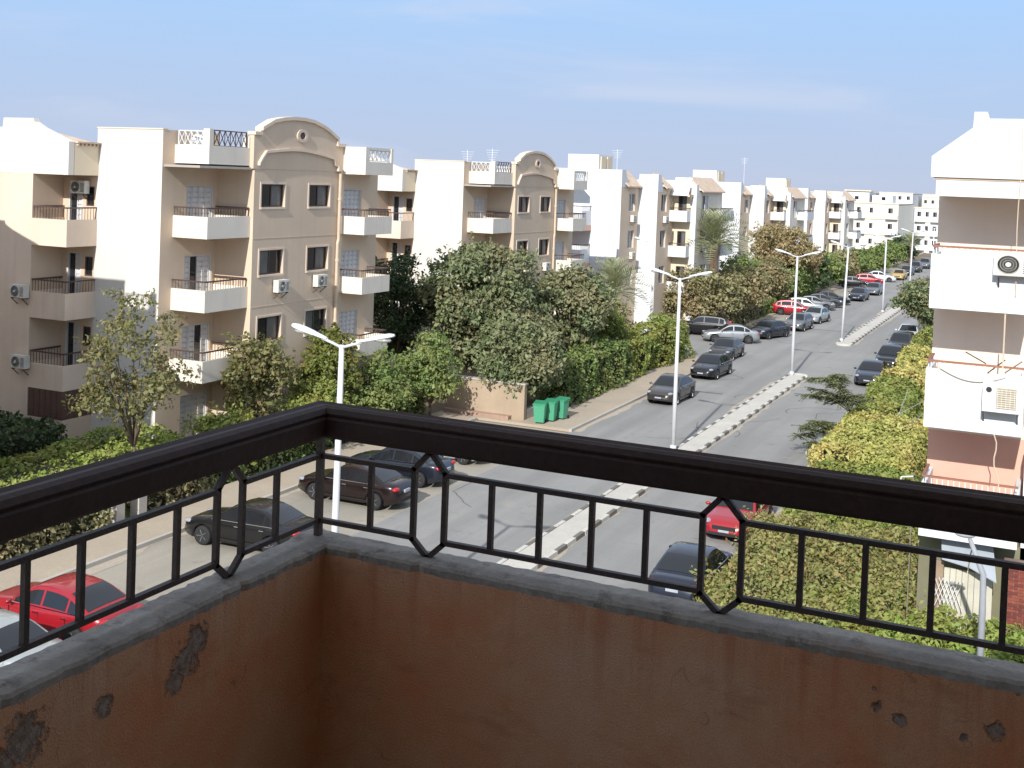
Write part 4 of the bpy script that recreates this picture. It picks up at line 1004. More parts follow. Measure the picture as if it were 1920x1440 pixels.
# ================================================================== CARS
def car_meshes(kind):
    suv = kind == 'suv'; hatch = kind == 'hatch'
    L_, W_ = (4.45, .90) if suv else (4.05, .85) if hatch else (4.55, .885)
    up_ = .14 if suv else 0.0
    xw = L_ * .292; rw = .355 if suv else .32; zc = rw
    xs = np.unique(np.concatenate([np.linspace(-L_ / 2, L_ / 2, 40), np.linspace(-xw - .42, -xw + .42, 17), np.linspace(xw - .42, xw + .42, 17)]))
    h2 = L_ / 2
    if kind == 'sedan':
        tx = [-h2, -h2 + .05, -h2 + .18, -h2 + .45, -1.3, -.5, .6, 1.0, h2 - .55, h2 - .2, h2 - .05, h2]; tz = [.62, .86, .985, 1.01, 1.0, .965, .945, .94, .84, .74, .64, .52]
    else:
        tx = [-h2, -h2 + .05, -h2 + .15, -h2 + .4, -1.0, -.5, .6, 1.0, h2 - .5, h2 - .15, h2 - .04, h2]; tz = [.62, .86, .98, 1.0, .985, .965, .95, .95, .88, .80, .68, .52]
    wx = [-h2, -h2 + .08, -h2 + .3, -1.2, 0, 1.2, h2 - .45, h2 - .15, h2 - .04, h2]; ww = [.66, .83, .94, .985, 1, .985, .93, .82, .70, .56]
    mb = MB(); ring = None
    for x in xs:
        zt = float(np.interp(x, tx, tz)) + up_; w = float(np.interp(x, wx, ww)) * W_
        zb = float(np.interp(x, [-h2, -h2 + .5, h2 - .5, h2], [.34, .20, .20, .30])) + up_ * .5
        for c in (-xw, xw):
            d = abs(x - c); ra = rw + .055
            if d < ra: zb = max(zb, zc + math.sqrt(ra * ra - d * d) * .98)
        zsh = max(zb + .06, zt - .15); zm = max(zb + .03, min(.55 + up_, zsh - .02))
        half = [(0, zb), (.78 * w, zb), (.965 * w, zb + .012), (w, zm), (.985 * w, zsh), (.955 * w, zsh + (zt - zsh) * .55), (.87 * w, zt - .01), (.5 * w, zt + .012), (0, zt + .018)]
        pts = half + [(-a, b) for a, b in half[-2:0:-1]]
        ring = len(pts)
        for a, b in pts: mb.v.append((x, a, b))
    n = len(xs)
    for i in range(n - 1):
        for j in range(ring):
            j2 = (j + 1) % ring; mb.f.append((i * ring + j, (i + 1) * ring + j, (i + 1) * ring + j2, i * ring + j2))
    mb.f.append(tuple(range(ring))); mb.f.append(tuple((n - 1) * ring + j for j in range(ring))[::-1])
    out = {'body': mb.mesh("body", None, True)}
    # greenhouse
    zb_ = .93 + up_
    if kind == 'sedan': pr = [(1.0, .93), (.68, 1.15), (.34, 1.355), (.12, 1.425), (-.2, 1.45), (-.55, 1.44), (-.85, 1.40), (-1.12, 1.31), (-1.4, 1.16), (-1.72, .985)]
    elif hatch: pr = [(1.05, .94), (.72, 1.18), (.40, 1.40), (.15, 1.47), (-.3, 1.49), (-.8, 1.47), (-1.25, 1.41), (-1.5, 1.33), (-1.7, 1.12), (-1.82, .97)]
    else: pr = [(1.05, .94), (.74, 1.2), (.42, 1.46), (.15, 1.53), (-.3, 1.55), (-.9, 1.54), (-1.5, 1.50), (-1.78, 1.42), (-1.95, 1.15), (-2.05, .98)]
    pr = [(x, z + up_) for x, z in pr]
    H_ = max(z for _, z in pr)
    hw = lambda z: W_ * (.93 + (.70 - .93) * max(0, (z - zb_)) / (H_ - zb_))
    fr_ = [-1, -.93, -.6, 0, .6, .93, 1]
    def top(x, z, f): return Vector((x, f * hw(z), z - (.03 * f * f if abs(f) < .95 else .05) + .02))
    mb = MB(); k = len(fr_)
    for (x, z) in pr:
        for f in fr_: mb.v.append(tuple(top(x, z, f)))
    for i in range(len(pr) - 1):
        for j in range(k - 1): mb.f.append((i * k + j, i * k + j + 1, (i + 1) * k + j + 1, (i + 1) * k + j))
    for s in (-1, 1):
        b0 = len(mb.v)
        for (x, z) in pr:
            e = top(x, z, s); mb.v.append(tuple(e)); mb.v.append((x, s * W_ * .955, min(zb_, e.z) - .03))
        for i in range(len(pr) - 1): mb.f.append((b0 + 2 * i, b0 + 2 * i + 1, b0 + 2 * i + 3, b0 + 2 * i + 2))
    out['cabin'] = mb.mesh("cabin", None, True)
    px_ = np.array([p[0] for p in pr])[::-1]; pz_ = np.array([p[1] for p in pr])[::-1]
    zat = lambda x: float(np.interp(x, px_, pz_))
    def glass_strip(i0, i1, m0, m1):
        mb = MB(); ts = np.linspace(m0, m1, 6); xs_ = []
        seg = pr[i0:i1 + 1]; tt = np.linspace(0, 1, len(seg))
        P0 = [(float(np.interp(t, tt, [s[0] for s in seg])), float(np.interp(t, tt, [s[1] for s in seg]))) for t in ts]
        nx = Vector((pr[i0][1] - pr[i1][1], 0, -(pr[i0][0] - pr[i1][0]))); nx = nx if nx.z > 0 else -nx; nx.normalize()
        fs = [-.88, -.5, 0, .5, .88]
        for (x, z) in P0:
            for f in fs: mb.v.append(tuple(top(x, z, f) + nx * .010))
        for i in range(5):
            for j in range(4): mb.f.append((i * 5 + j, i * 5 + j + 1, (i + 1) * 5 + j + 1, (i + 1) * 5 + j))
        return mb
    out['windscreen'] = glass_strip(0, 3, .04, .80).mesh("windscreen", CGLASS, True)
    n_ = len(pr)
    out['rear_window'] = glass_strip(n_ - 3 if kind != 'sedan' else n_ - 4, n_ - 1, .12, .90).mesh("rear_window", CGLASS, True)
    rear_x = -1.42 if kind == 'sedan' else -1.55 if hatch else -1.8
    wins = [(.78, -.10), (-.18, rear_x + .45)] + ([(rear_x + .38, rear_x)] if kind != 'hatch' else [(rear_x + .38, rear_x + .02)])
    for s, nm in ((1, 'L'), (-1, 'R')):
        lst = []
        for (a, b) in wins:
            mb = MB(); q_ = np.linspace(a, b, 6)
            for x in q_:
                e = top(x, zat(x), s); lo = Vector((x, s * W_ * .955, zb_ - .03))
                p1 = lo.lerp(e, .17); p2 = lo.lerp(e, .86)
                for p in (p1, p2): mb.v.append((p.x, p.y + s * .008, p.z))
            for i in range(5): mb.f.append((2 * i, 2 * i + 1, 2 * i + 3, 2 * i + 2))
            lst.append(mb.mesh("side_window", CGLASS, True))
        out['side' + nm] = lst
        mb = MB()
        mb.bar((.92, s * (W_ * .957 + .006), zb_ + .015), (rear_x - .05, s * (W_ * .957 + .006), zb_ + .03), .016, .02)
        out['trim' + nm] = mb.mesh("window_trim", CHROME)
        mb = MB(); 
        for x in (-.02, -.98 if kind != 'hatch' else -.85): mb.box(x - .09, x + .09, s * W_ * .985 - .012, s * W_ * .985 + .028, .80 + up_, .825 + up_)
        out['handle' + nm] = mb.mesh("door_handle", CHROME)
        mb = MB(); 
        for x in (.93, -.09, -1.02): mb.box(x - .006, x + .006, s * W_ * .995 - .012, s * W_ * .995 + .003, .34 + up_, .84 + up_)
        mb.box(-1.02, .93, s * W_ * .995 - .012, s * W_ * .995 + .003, .315 + up_, .33 + up_)
        out['seam' + nm] = mb.mesh("door_seam", BLKP)
        mb = MB(); mb.blob((.83, s * (W_ + .09), .985 + up_), (.07, .10, .065), 10, 6); out['mirror' + nm] = mb.mesh("mirror", None, True)
        mb = MB(); mb.blob((h2 - .30, s * W_ * .72, .70 + up_), (.26, .15, .075), 12, 6); out['head' + nm] = mb.mesh("headlight", HLAMP, True)
        mb = MB()
        if kind == 'sedan': mb.blob((-h2 + .14, s * W_ * .70, .84), (.14, .20, .085), 12, 6)
        else: mb.blob((-h2 + .12, s * W_ * .80, .95 + up_), (.11, .10, .18), 12, 6)
        out['tail' + nm] = mb.mesh("tail_light", TLAMP, True)
    mb = MB(); mb.box(h2 - .10, h2 + .012, -.42, .42, .50 + up_, .62 + up_); mb.box(h2 - .08, h2 + .008, -.55, .55, .30 + up_, .40 + up_); out['grille'] = mb.mesh("grille", BLKP)
    mb = MB(); mb.box(h2 - .02, h2 + .022, -.19, .19, .42 + up_, .50 + up_); out['plateF'] = mb.mesh("number_plate", PLATE)
    mb = MB(); mb.box(-h2 - .02, -h2 + .05, -.19, .19, .66 + up_, .76 + up_); out['plateB'] = mb.mesh("number_plate", PLATE)
    mb = MB(); mb.box(-h2 - .012, -h2 + .05, -.5, .5, .33 + up_, .44 + up_); out['bumper'] = mb.mesh("bumper_strip", BLKP)
    mb = MB(); mb.lathe([(rw * .66, -.10), (rw * .93, -.105), (rw, -.07), (rw, .07), (rw * .93, .105), (rw * .66, .10)], 26, 'y'); out['tyre'] = mb.mesh("tyre", RUBBER, True)
    mb = MB(); mb.lathe([(rw * .68, -.09), (rw * .68, .088), (rw * .60, .088), (rw * .58, .03), (0, .03)], 26, 'y')
    for k in range(5):
        t = 2 * math.pi * k / 5; a = Vector((math.cos(t), 0, math.sin(t)))
        mb.bar(a * .03 + Vector((0, .07, 0)), a * rw * .64 + Vector((0, .085, 0)), .07, .02)
    mb.lathe([(.055, .03), (.055, .09), (0, .092)], 12, 'y')
    out['rim'] = mb.mesh("rim", RIM, False)
    out['p'] = (L_, W_, xw, rw)
    return out
CARM = {k: car_meshes(k) for k in ('sedan', 'hatch', 'suv')}
def car(kind, x, y, head, pmat, label, group="cars parked along the street", detail=2, z=.01, sc=1.0):
    M = CARM[kind]; L_, W_, xw, rw = M['p']
    o = empty("parked_car", (x, y, z), R(head), label, "car", group); o.scale = (sc, sc, sc)
    def part(nm, key, mat=None, par=None, loc=(0, 0, 0), rot=(0, 0, 0)):
        me = M[key] if isinstance(key, str) else key
        ob = inst(nm, me, par or o, loc, rot)
        if mat:
            if not me.materials: me.materials.append(None)
            ob.material_slots[0].link = 'OBJECT'; ob.material_slots[0].material = mat
        return ob
    body = part("body", 'body', pmat); cab = part("cabin", 'cabin', pmat)
    part("windscreen", 'windscreen'); part("rear_window", 'rear_window')
    for s in 'LR':
        for w_ in M['side' + s]: part("side_window", w_)
        part("headlight", 'head' + s); part("tail_light", 'tail' + s); part("mirror", 'mirror' + s, pmat)
        if detail > 1:
            part("window_trim", 'trim' + s); part("door_handle", 'handle' + s, CHROME); part("door_seam", 'seam' + s)
    part("number_plate", 'plateF'); part("number_plate", 'plateB'); part("grille", 'grille')
    if detail > 1: part("bumper_strip", 'bumper')
    for sx in (-xw, xw):
        for sy_ in (-1, 1):
            ty = part("wheel", 'tyre', None, None, (sx, sy_ * (W_ - .10), rw), (0, 0, 0 if sy_ > 0 else math.pi))
            part("rim", 'rim', None, ty)
    return o
BLACK = paint("black", (.008, .008, .009)); BLUEB = paint("blue_black", (.012, .016, .028)); MAROON = paint("maroon", (.016, .007, .007), .4)
RED = paint("red", (.33, .010, .018), .1); SILVER = paint("silver", (.36, .38, .39), .6, .35); PALE = paint("pale_silver", (.46, .49, .47), .5, .35)
GREY = paint("dark_grey", (.06, .06, .062), .5); BRONZE = paint("grey_bronze", (.075, .066, .058), .5); WHITEP = paint("white", (.62, .63, .64), 0, .3)
YELLOW = paint("yellow", (.52, .33, .07), 0, .35); MGREY = paint("mid_grey", (.17, .175, .18), .55)
G1 = "cars parked nose-in below the balcony"
car('sedan', -23.4, 20.4, 180, PALE, "pale silver car showing only its roof, lower left corner behind the railing", G1)
car('sedan', -23.75, 23.3, 181, RED, "bright red saloon parked nose to the pavement, lower left", G1)
car('sedan', -24.05, 31.9, 183, BLACK, "black saloon seen through the left hexagon of the railing", G1)
car('sedan', -24.0, 38.3, 180, MAROON, "dark maroon saloon beside the lamp post", G1)
car('sedan', -24.2, 41.9, 182, BLUEB, "black saloon tucked behind the maroon one", G1)
car('sedan', -24.4, 46.3, 180, WHITEP, "white car of which only the sill and a wheel show under the handrail", G1)
G2 = "cars facing the camera along the left kerb"
car('sedan', -20.0, 66.0, -92, BRONZE, "grey-bronze saloon alone by the left kerb, facing the camera", G2)
car('sedan', -20.35, 76.0, -93, BLACK, "black saloon by the left kerb, second from the green bins", G2)
car('sedan', -21.6, 84.7, -91, GREY, "dark grey saloon nose to tail behind the black one", G2)
car('sedan', -23.6, 93.6, 202, SILVER, "silver saloon standing side-on at the street corner", G2)
car('suv', -26.6, 96.4, 185, BLACK, "black car half hidden behind the silver saloon", G2)
car('sedan', -21.6, 98.7, 251, BLUEB, "blue-black saloon slanting off the corner right of the silver one", G2)
car('hatch', -20.55, 106.0, -95, MGREY, "grey hatchback behind the street lamp, next past the blue-black saloon", G2)
car('sedan', -20.4, 113.2, -97, PALE, "pale silver saloon facing the camera past the red one", G2)
G3 = "cars parked nose-out on the far left"
car('hatch', -23.5, 117.9, 8, RED, "red hatchback side-on at the edge of the trees", G3)
car('hatch', -23.2, 121.5, 12, PALE, "light car peeping out behind the red hatchback", G3, 1)
car('sedan', -22.9, 125.0, 14, MGREY, "grey car third in the slanted row beyond the red hatchback", G3, 1)
car('sedan', -22.7, 128.5, 14, GREY, "dark grey car fourth in the slanted row beyond the red hatchback", G3, 1)
car('sedan', -22.5, 132.2, 14, BLACK, "black car last in the slanted row beyond the red hatchback", G3, 1)
car('sedan', -20.4, 139.6, -93, BLUEB, "dark blue saloon parked alone mid-distance, facing the camera", G2, 1)
car('sedan', -20.0, 149.0, -92, MGREY, "grey saloon behind the dark blue one mid-distance", G2, 1)
car('hatch', -23.8, 157.5, 10, BLACK, "dark hatchback under the far hedge, left of the far red car", G3, 1)
car('hatch', -22.8, 164.0, 8, RED, "small red car far down the left side", G3, 1)
car('sedan', -22.4, 171.5, 10, WHITEP, "white car far down the left side, next to the yellow one", G3, 1)
car('sedan', -20.4, 177.9, -92, YELLOW, "yellow car far down the left kerb", G2, 1)
car('sedan', -20.5, 188.5, -91, BLACK, "dark car behind the far yellow one", G2, 1)
car('suv', -20.2, 197.0, -91, GREY, "dark car second behind the far yellow one", G2, 1)
car('suv', -19.9, 208.5, -90, MGREY, "grey car farthest down the street", G2, 1)
G4 = "cars along the right-hand hedge"
car('sedan', -10.6, 80.0, -91, BLUEB, "dark blue saloon at the near end of the row by the right hedge", G4)
car('suv', -10.3, 87.3, -92, BLACK, "black high-roofed car behind the dark blue saloon, right side", G4)
car('suv', -10.6, 95.9, -90, GREY, "dark grey high-roofed car third along the right hedge", G4)
car('sedan', -11.0, 104.5, -90, WHITEP, "white car last along the right hedge, below the tree", G4, 1)
car('sedan', -10.15, 42.7, -90, RED, "red saloon half hidden by the reddish shrubs, seen in the right hexagon", G4)
car('sedan', -9.75, 35.3, 90, BLUEB, "black saloon with tail lights to the viewer, beside the right hexagon", G4)

# ================================================================== BINS, GARDEN WALLS
def wheelie_bin(x, y, rz, label):
    o = empty("wheelie_bin", (x, y, .13), rz, label, "bin", "green wheelie bins at the kerb")
    mb = MB(); a, b = .24, .30
    mb.hexa([(-a, -a, .08), (a, -a, .08), (-a, a, .08), (a, a, .08), (-b, -b - .03, 1.0), (b, -b - .03, 1.0), (-b, b, 1.0), (b, b, 1.0)]); mb.build("body", BIN, o)
    mb = MB(); mb.box(-.33, .33, -.35, .32, .96, 1.01); mb.build("rim", BIN, o)
    mb = MB(); mb.hexa([(-.34, -.37, 1.012), (.34, -.37, 1.012), (-.34, .36, 1.05), (.34, .36, 1.05), (-.30, -.33, 1.05), (.30, -.33, 1.05), (-.30, .33, 1.12), (.30, .33, 1.12)]); mb.build("lid", BIND, o)
    for s in (-1, 1):
        mb = MB(); mb.lathe([(.10, -.025), (.10, .025)], 14, 'x', (s * .27, .26, .10)); mb.build("wheel", RUBBER, o)
    mb = MB(); mb.tube([(-.22, .36, 1.0), (-.22, .42, 1.0), (.22, .42, 1.0), (.22, .36, 1.0)], .018, 6); mb.build("handle", BIND, o)
wheelie_bin(-23.55, 54.95, R(12), "front green wheelie bin, leftmost of three")
wheelie_bin(-23.30, 55.75, R(6), "middle green wheelie bin of three")
wheelie_bin(-23.05, 56.6, R(-5), "rear green wheelie bin, rightmost of three")

gw = empty("garden_wall", (-26.4, 55.2, 0), 0, "weathered tan garden wall behind the green bins", "wall")
mb = MB(); mb.box(-2.6, 1.9, -.15, .15, 0, 1.95); mb.build("wall_face", WALLT, gw)
mb = MB(); mb.box(-2.65, 1.95, -.2, .2, 1.95, 2.03); mb.build("coping", CONC, gw)
mb = MB(); mb.box(-2.6, 1.2, -.55, -.15, 0, .32); mb.build("plinth", surf("brick_paving", (.36, .24, .18), .9, .15, 4), gw)
gw2 = empty("garden_wall", (-24.65, 69.5, 0), 0, "low grey garden wall under the left hedge", "wall")
mb = MB(); mb.box(-.14, .14, -14, 13.4, 0, .62); mb.build("wall_face", CONC, gw2)
gw3 = empty("gate_piers", (-29.3, 31.2, 0), 0, "pair of pale gate piers in the low hedge behind the nose-in cars", "gate")
for k, yy in enumerate((0, 1.1)):
    mb = MB(); mb.box(-.2, .2, yy - .2, yy + .2, 0, 1.55); mb.build("pier", CONC, gw3)
    mb = MB(); mb.box(-.24, .24, yy - .24, yy + .24, 1.55, 1.63); mb.build("cap", CONC, gw3)
cb = slab("corner_kerb", -27.0, -24.9, 98.4, 98.7, .2, KW)

# ================================================================== VEGETATION
DENS = 2.7
LSC = 1.25
def unit(v): return v / np.maximum(np.linalg.norm(v, axis=1, keepdims=True), 1e-9)
def leaf_obj(name, C_, N_, size, mat, parent, aspect=.55, droop=0.0):
    """every leaf its own small folded blade"""
    n = len(C_); N_ = unit(N_); size = size * LSC * np.clip(rng.lognormal(-.08, .38, n), .4, 1.9)
    t = rng.normal(size=(n, 3)); t[:, 2] -= droop; t = t - N_ * np.sum(t * N_, 1, keepdims=True) * .8; t = unit(t)
    s = unit(np.cross(N_, t)); Lh = (size / 2)[:, None]; Wh = Lh * aspect
    fold = N_ * Lh * .18
    V = np.stack([C_ - t * Lh, C_ + s * Wh + fold, C_ + t * Lh, C_ - s * Wh + fold], 1).reshape(-1, 3).astype(np.float32)
    me = bpy.data.meshes.new(name); me.vertices.add(4 * n); me.vertices.foreach_set('co', V.ravel())
    me.loops.add(4 * n); me.loops.foreach_set('vertex_index', np.arange(4 * n, dtype=np.int32))
    me.polygons.add(n); me.polygons.foreach_set('loop_start', np.arange(0, 4 * n, 4, dtype=np.int32)); me.polygons.foreach_set('loop_total', np.full(n, 4, np.int32))
    me.update(); me.materials.append(mat)
    o = bpy.data.objects.new(name, me); col.objects.link(o); o.parent = parent
    return o
def clump_leaves(clumps, per, jitter=.0):
    Cs, Ns = [], []
    for (c, r) in clumps:
        r = np.array(r); n = max(12, int(per * DENS * (r[0] * r[1] + r[0] * r[2])))
        d = unit(rng.normal(size=(n, 3))); d[:, 2] = np.where(d[:, 2] < -.55, -d[:, 2], d[:, 2])
        rad = .30 + .78 * rng.random((n, 1)) ** .55
        lump = 1 + .16 * np.sin(d[:, :1] * 5 + c[0] * 3) * np.cos(d[:, 1:2] * 6 + c[1] * 2)
        p = np.array(c) + d * r * rad * lump + rng.normal(0, .05, (n, 3))
        Cs.append(p); Ns.append(d * .75 + rng.normal(0, .55, (n, 3)) + np.array([0, 0, .25]))
        # loose shoots that break the outline
        k = max(3, n // 45)
        for _ in range(k):
            e = rng.normal(size=3); e[2] = abs(e[2]) * .8 + .15; e /= np.linalg.norm(e); L_ = rng.uniform(.35, .95) * max(.45, r[0]); q = rng.integers(7, 13)
            t = np.linspace(0, 1, q)[:, None]; bend = rng.normal(0, .25, 3)
            sp_ = np.array(c) + e * r * .85 + (e + bend * t) * L_ * t + rng.normal(0, .045, (q, 3))
            Cs.append(sp_); Ns.append(rng.normal(0, .7, (q, 3)) + e * .4)
    return np.concatenate(Cs), np.concatenate(Ns)
def envelope(c, r, k, cr, seed, shell=.75):
    g = np.random.default_rng(seed); d = unit(g.normal(size=(k, 3))); q = g.random((k, 1)) ** (1 / 3) * (1 - shell) + shell * g.random((k, 1)) ** .35
    p = np.array(c) + d * np.array(r) * np.minimum(q, 1) * (1 - cr / max(r) * .75)
    return [(tuple(pp), tuple(np.array((1, 1, .8)) * cr * g.uniform(.6, 1.25))) for pp in p]
def trunk_obj(parent, clumps, base_r, z_split, mat=BARK, limbs=7, lean=(0, 0)):
    mb = MB(); top = Vector((lean[0], lean[1], z_split))
    mb.tube([(0, 0, -.1), (lean[0] * .3 + .03, lean[1] * .3, z_split * .45), tuple(top)], [base_r * 1.15, base_r * .9, base_r * .75], 9)
    for (c, r) in clumps[:limbs]:
        e = Vector(c); mid = top.lerp(e, .5) + Vector((random.uniform(-.2, .2), random.uniform(-.2, .2), .15 * (e - top).length * .5))
        mb.tube([tuple(top - Vector((0, 0, .1))), tuple(mid), tuple(e)], [base_r * .55, base_r * .34, base_r * .10], 6)
    return mb.build("trunk", mat, parent, True)
def tree(x, y, label, env, k, cr, per, leaf, mat, name="tree", base_r=.16, split=None, seed=1, aspect=.55, droop=0., group="trees across the street", limbs=7, shell=.75, lean=(0, 0), extra=()):
    o = empty(name, (x, y, 0), 0, label, "tree" if "tree" in name or "palm" in name else "shrub", group)
    cl = envelope(env[0], env[1], k, cr, seed, shell) + list(extra)
    C_, N_ = clump_leaves(cl, per)
    leaf_obj("crown", C_, N_, leaf, mat, o, aspect, droop)
    trunk_obj(o, cl, base_r, split or env[0][2] * .5, limbs=limbs, lean=lean)
    return o
_W = rng.normal(size=(14, 3)) * np.array([1.0, 1.0, 1.0]); _PH = rng.uniform(0, 6.28, 14); _FQ = np.array([.6, .9, 1.2, 1.6, 2.0, 2.5, 3.1, 3.8, 4.6, 5.5, 6.5, 7.7, 9.0, 10.5])
def lumps(p):
    """irregular billowing, no repeat"""
    w = np.zeros(len(p))
    for d, ph, f in zip(unit(_W), _PH, _FQ): w += np.sin(p @ d * f * 1.3 + ph) / (f ** .7)
    return w * .55
def hedge(x0, x1, y0, y1, h, label, mat, per=90, leaf=.12, group="clipped hedges", bump=.16, top_only=False, z0=0.0, name="hedge", rnd=.3):
    o = empty(name, ((x0 + x1) / 2, (y0 + y1) / 2, z0), 0, label, "hedge", group)
    a, b = (x1 - x0) / 2, (y1 - y0) / 2
    faces = [('t', 4 * a * b), ('f', 2 * a * h), ('l', 2 * b * h), ('r', 2 * b * h), ('k', 2 * a * h)]
    Cs, Ns = [], []
    for f, ar in faces:
        n = int(ar * per * 1.5); u, v = rng.uniform(-1, 1, n), rng.uniform(-1, 1, n)
        if f == 't': p = np.stack([u * a, v * b, np.full(n, h)], 1); nn = np.tile([0, 0, 1.], (n, 1))
        elif f in 'fk': s = -1 if f == 'f' else 1; p = np.stack([u * a, np.full(n, s * b), (v + 1) / 2 * h], 1); nn = np.tile([0, s * 1., .2], (n, 1))
        else: s = -1 if f == 'l' else 1; p = np.stack([np.full(n, s * a), u * b, (v + 1) / 2 * h], 1); nn = np.tile([s * 1., 0, .2], (n, 1))
        # round the shoulders and let the surface billow
        ex = np.maximum(0, np.abs(p[:, 0]) - (a - rnd)) / rnd; ey = np.maximum(0, np.abs(p[:, 1]) - (b - rnd)) / rnd; ez = np.maximum(0, p[:, 2] - (h - rnd)) / rnd
        rr = np.sqrt(ex ** 2 + ey ** 2 + ez ** 2); sh = np.where(rr > 1, 1 / np.maximum(rr, 1e-6), 1)
        p[:, 0] = np.sign(p[:, 0]) * (np.minimum(np.abs(p[:, 0]), a - rnd) + ex * sh * rnd); p[:, 1] = np.sign(p[:, 1]) * (np.minimum(np.abs(p[:, 1]), b - rnd) + ey * sh * rnd); p[:, 2] = np.minimum(p[:, 2], h - rnd) + ez * sh * rnd
        w = lumps(p + np.array([x0, y0, 0]))
        p += nn * (w * bump)[:, None] + rng.normal(0, .05, p.shape) - nn * (rng.random(n) ** 2 * .12)[:, None]
        Cs.append(p); Ns.append(nn * .6 + rng.normal(0, .6, p.shape) + np.array([0, 0, .3]))
    leaf_obj("foliage", np.concatenate(Cs), np.concatenate(Ns), leaf, mat, o, .6)
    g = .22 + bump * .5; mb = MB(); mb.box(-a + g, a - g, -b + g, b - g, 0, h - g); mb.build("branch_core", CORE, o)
    return o

L_FICUS = leafmat("ficus_leaves", ((0.103, 0.143, 0.062), (0.173, 0.219, 0.093), (0.264, 0.287, 0.139), (0.127, 0.173, 0.088)), big=(0.276, 0.241, 0.131), bigscale=.45)
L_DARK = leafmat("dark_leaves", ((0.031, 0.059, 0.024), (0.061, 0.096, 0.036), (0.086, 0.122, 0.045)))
L_HEDGE = leafmat("hedge_leaves", ((0.132, 0.196, 0.039), (0.219, 0.290, 0.069), (0.289, 0.323, 0.086), (0.159, 0.223, 0.048)), big=(0.315, 0.290, 0.072), bigscale=.6)
L_LIME = leafmat("lime_leaves", ((0.161, 0.253, 0.047), (0.228, 0.311, 0.056), (0.281, 0.342, 0.075)), big=(0.323, 0.311, 0.089), bigscale=.5)
L_GOLD = leafmat("golden_hedge_leaves", ((0.534, 0.423, 0.124), (0.620, 0.562, 0.213), (0.380, 0.350, 0.099), (0.620, 0.449, 0.158)), big=(0.380, 0.423, 0.105), bigscale=.35)
L_REDGR = leafmat("reddish_shrub_leaves", ((.20, .235, .07), (.27, .285, .095), (.24, .265, .08), (.38, .22, .11), (.30, .31, .105), (.22, .25, .075), (.26, .28, .09)), big=(.33, .29, .105), bigscale=1.1)
L_AUT = leafmat("autumn_leaves", ((.30, .225, .105), (.40, .31, .16), (.47, .37, .20), (.27, .22, .10), (.33, .21, .095)), big=(.30, .265, .12), bigscale=.4)
L_SPARSE = leafmat("thin_tree_leaves", ((.17, .185, .07), (.22, .225, .085), (.29, .20, .10), (.19, .20, .075), (.25, .24, .10)), big=(.21, .22, .085), bigscale=.7, trans=.3)
L_OLIVE = leafmat("olive_leaves", ((0.183, 0.191, 0.086), (0.270, 0.260, 0.123), (0.347, 0.302, 0.146), (0.163, 0.172, 0.083)), big=(0.325, 0.249, 0.133), bigscale=.3)
L_MID = leafmat("mid_green_leaves", ((0.106, 0.169, 0.050), (0.162, 0.233, 0.066), (0.221, 0.280, 0.080)), big=(0.250, 0.261, 0.088), bigscale=.5)
L_PALM = leafmat("palm_leaflets", ((0.217, 0.251, 0.135), (0.304, 0.326, 0.184), (0.369, 0.369, 0.197)), trans=.12)

GT = "garden trees across the street"
# in front of the nearest arched house
tree(-30.6, 33.4, "thin tree with reddish and pale leaves before the nearest arched house", ((0, 0, 5.7), (2.3, 2.2, 3.2)), 44, .55, 62, .13, L_SPARSE, "sparse_tree", .065, 2.2, 5, group=GT, limbs=16, shell=.5, extra=[((-1.6 + .55 * i, -.9 + .2 * i, 3.6 + .25 * math.sin(i * 2)), (.75, .7, .5)) for i in range(5)])
tree(-31.2, 41.6, "orange-tinged young tree under the arched house's windows", ((0, 0, 3.6), (1.7, 1.6, 2.3)), 26, .7, 75, .15, L_SPARSE, "young_tree", .09, 1.6, 8, group=GT, shell=.55)
tree(-30.9, 46.2, "green and orange tree right of the orange-tinged one, behind the nearest lamp heads", ((0, 0, 3.3), (2.0, 1.9, 2.5)), 30, .75, 80, .15, leafmat("mixed_leaves", ((0.131, 0.160, 0.035), (0.174, 0.203, 0.043), (0.246, 0.174, 0.058), (0.116, 0.160, 0.032)), big=(0.145, 0.189, 0.036)), "young_tree", .1, 1.5, 12, group=GT, shell=.55)
tree(-30.2, 38.4, "rounded green shrub at the foot of the nearest arched house", ((0, 0, 1.6), (1.6, 1.9, 1.5)), 22, .7, 90, .13, L_HEDGE, "garden_shrub", .06, .6, 14, group=GT)
tree(-29.9, 43.6, "lime green shrub left of the nearest lamp post", ((0, 0, 1.7), (1.5, 2.2, 1.6)), 24, .7, 90, .13, L_HEDGE, "garden_shrub", .06, .6, 15, group=GT)
tree(-29.6, 48.6, "dark leafy shrub behind the nearest lamp post", ((0, 0, 2.0), (1.8, 2.3, 1.9)), 26, .75, 90, .14, L_MID, "garden_shrub", .07, .7, 16, group=GT)
tree(-28.9, 53.0, "wide mid-green shrub left of the big ficus", ((0, 0, 2.5), (2.1, 2.2, 2.0)), 30, .75, 90, .14, L_MID, "garden_shrub", .08, .9, 17, group=GT)
tree(-34.3, 58.6, "dark tall tree filling the gap between the arched houses", ((0, 0, 5.0), (2.2, 2.8, 4.1)), 40, .9, 70, .16, L_DARK, "dark_tree", .16, 2.0, 18, group=GT)
hedge(-35.0, -31.3, 26.5, 37.6, 1.65, "broad bright green hedge in the garden at the picture's left edge", L_LIME, 80, .13, bump=.14)
hedge(-31.1, -29.3, 14, 30.8, 1.25, "rough leafy hedge along the pavement left of the gate piers", L_OLIVE, 80, .13, bump=.16)
hedge(-31.1, -29.3, 32.6, 36.8, 1.25, "rough leafy hedge right of the gate piers", L_OLIVE, 80, .13, bump=.16)
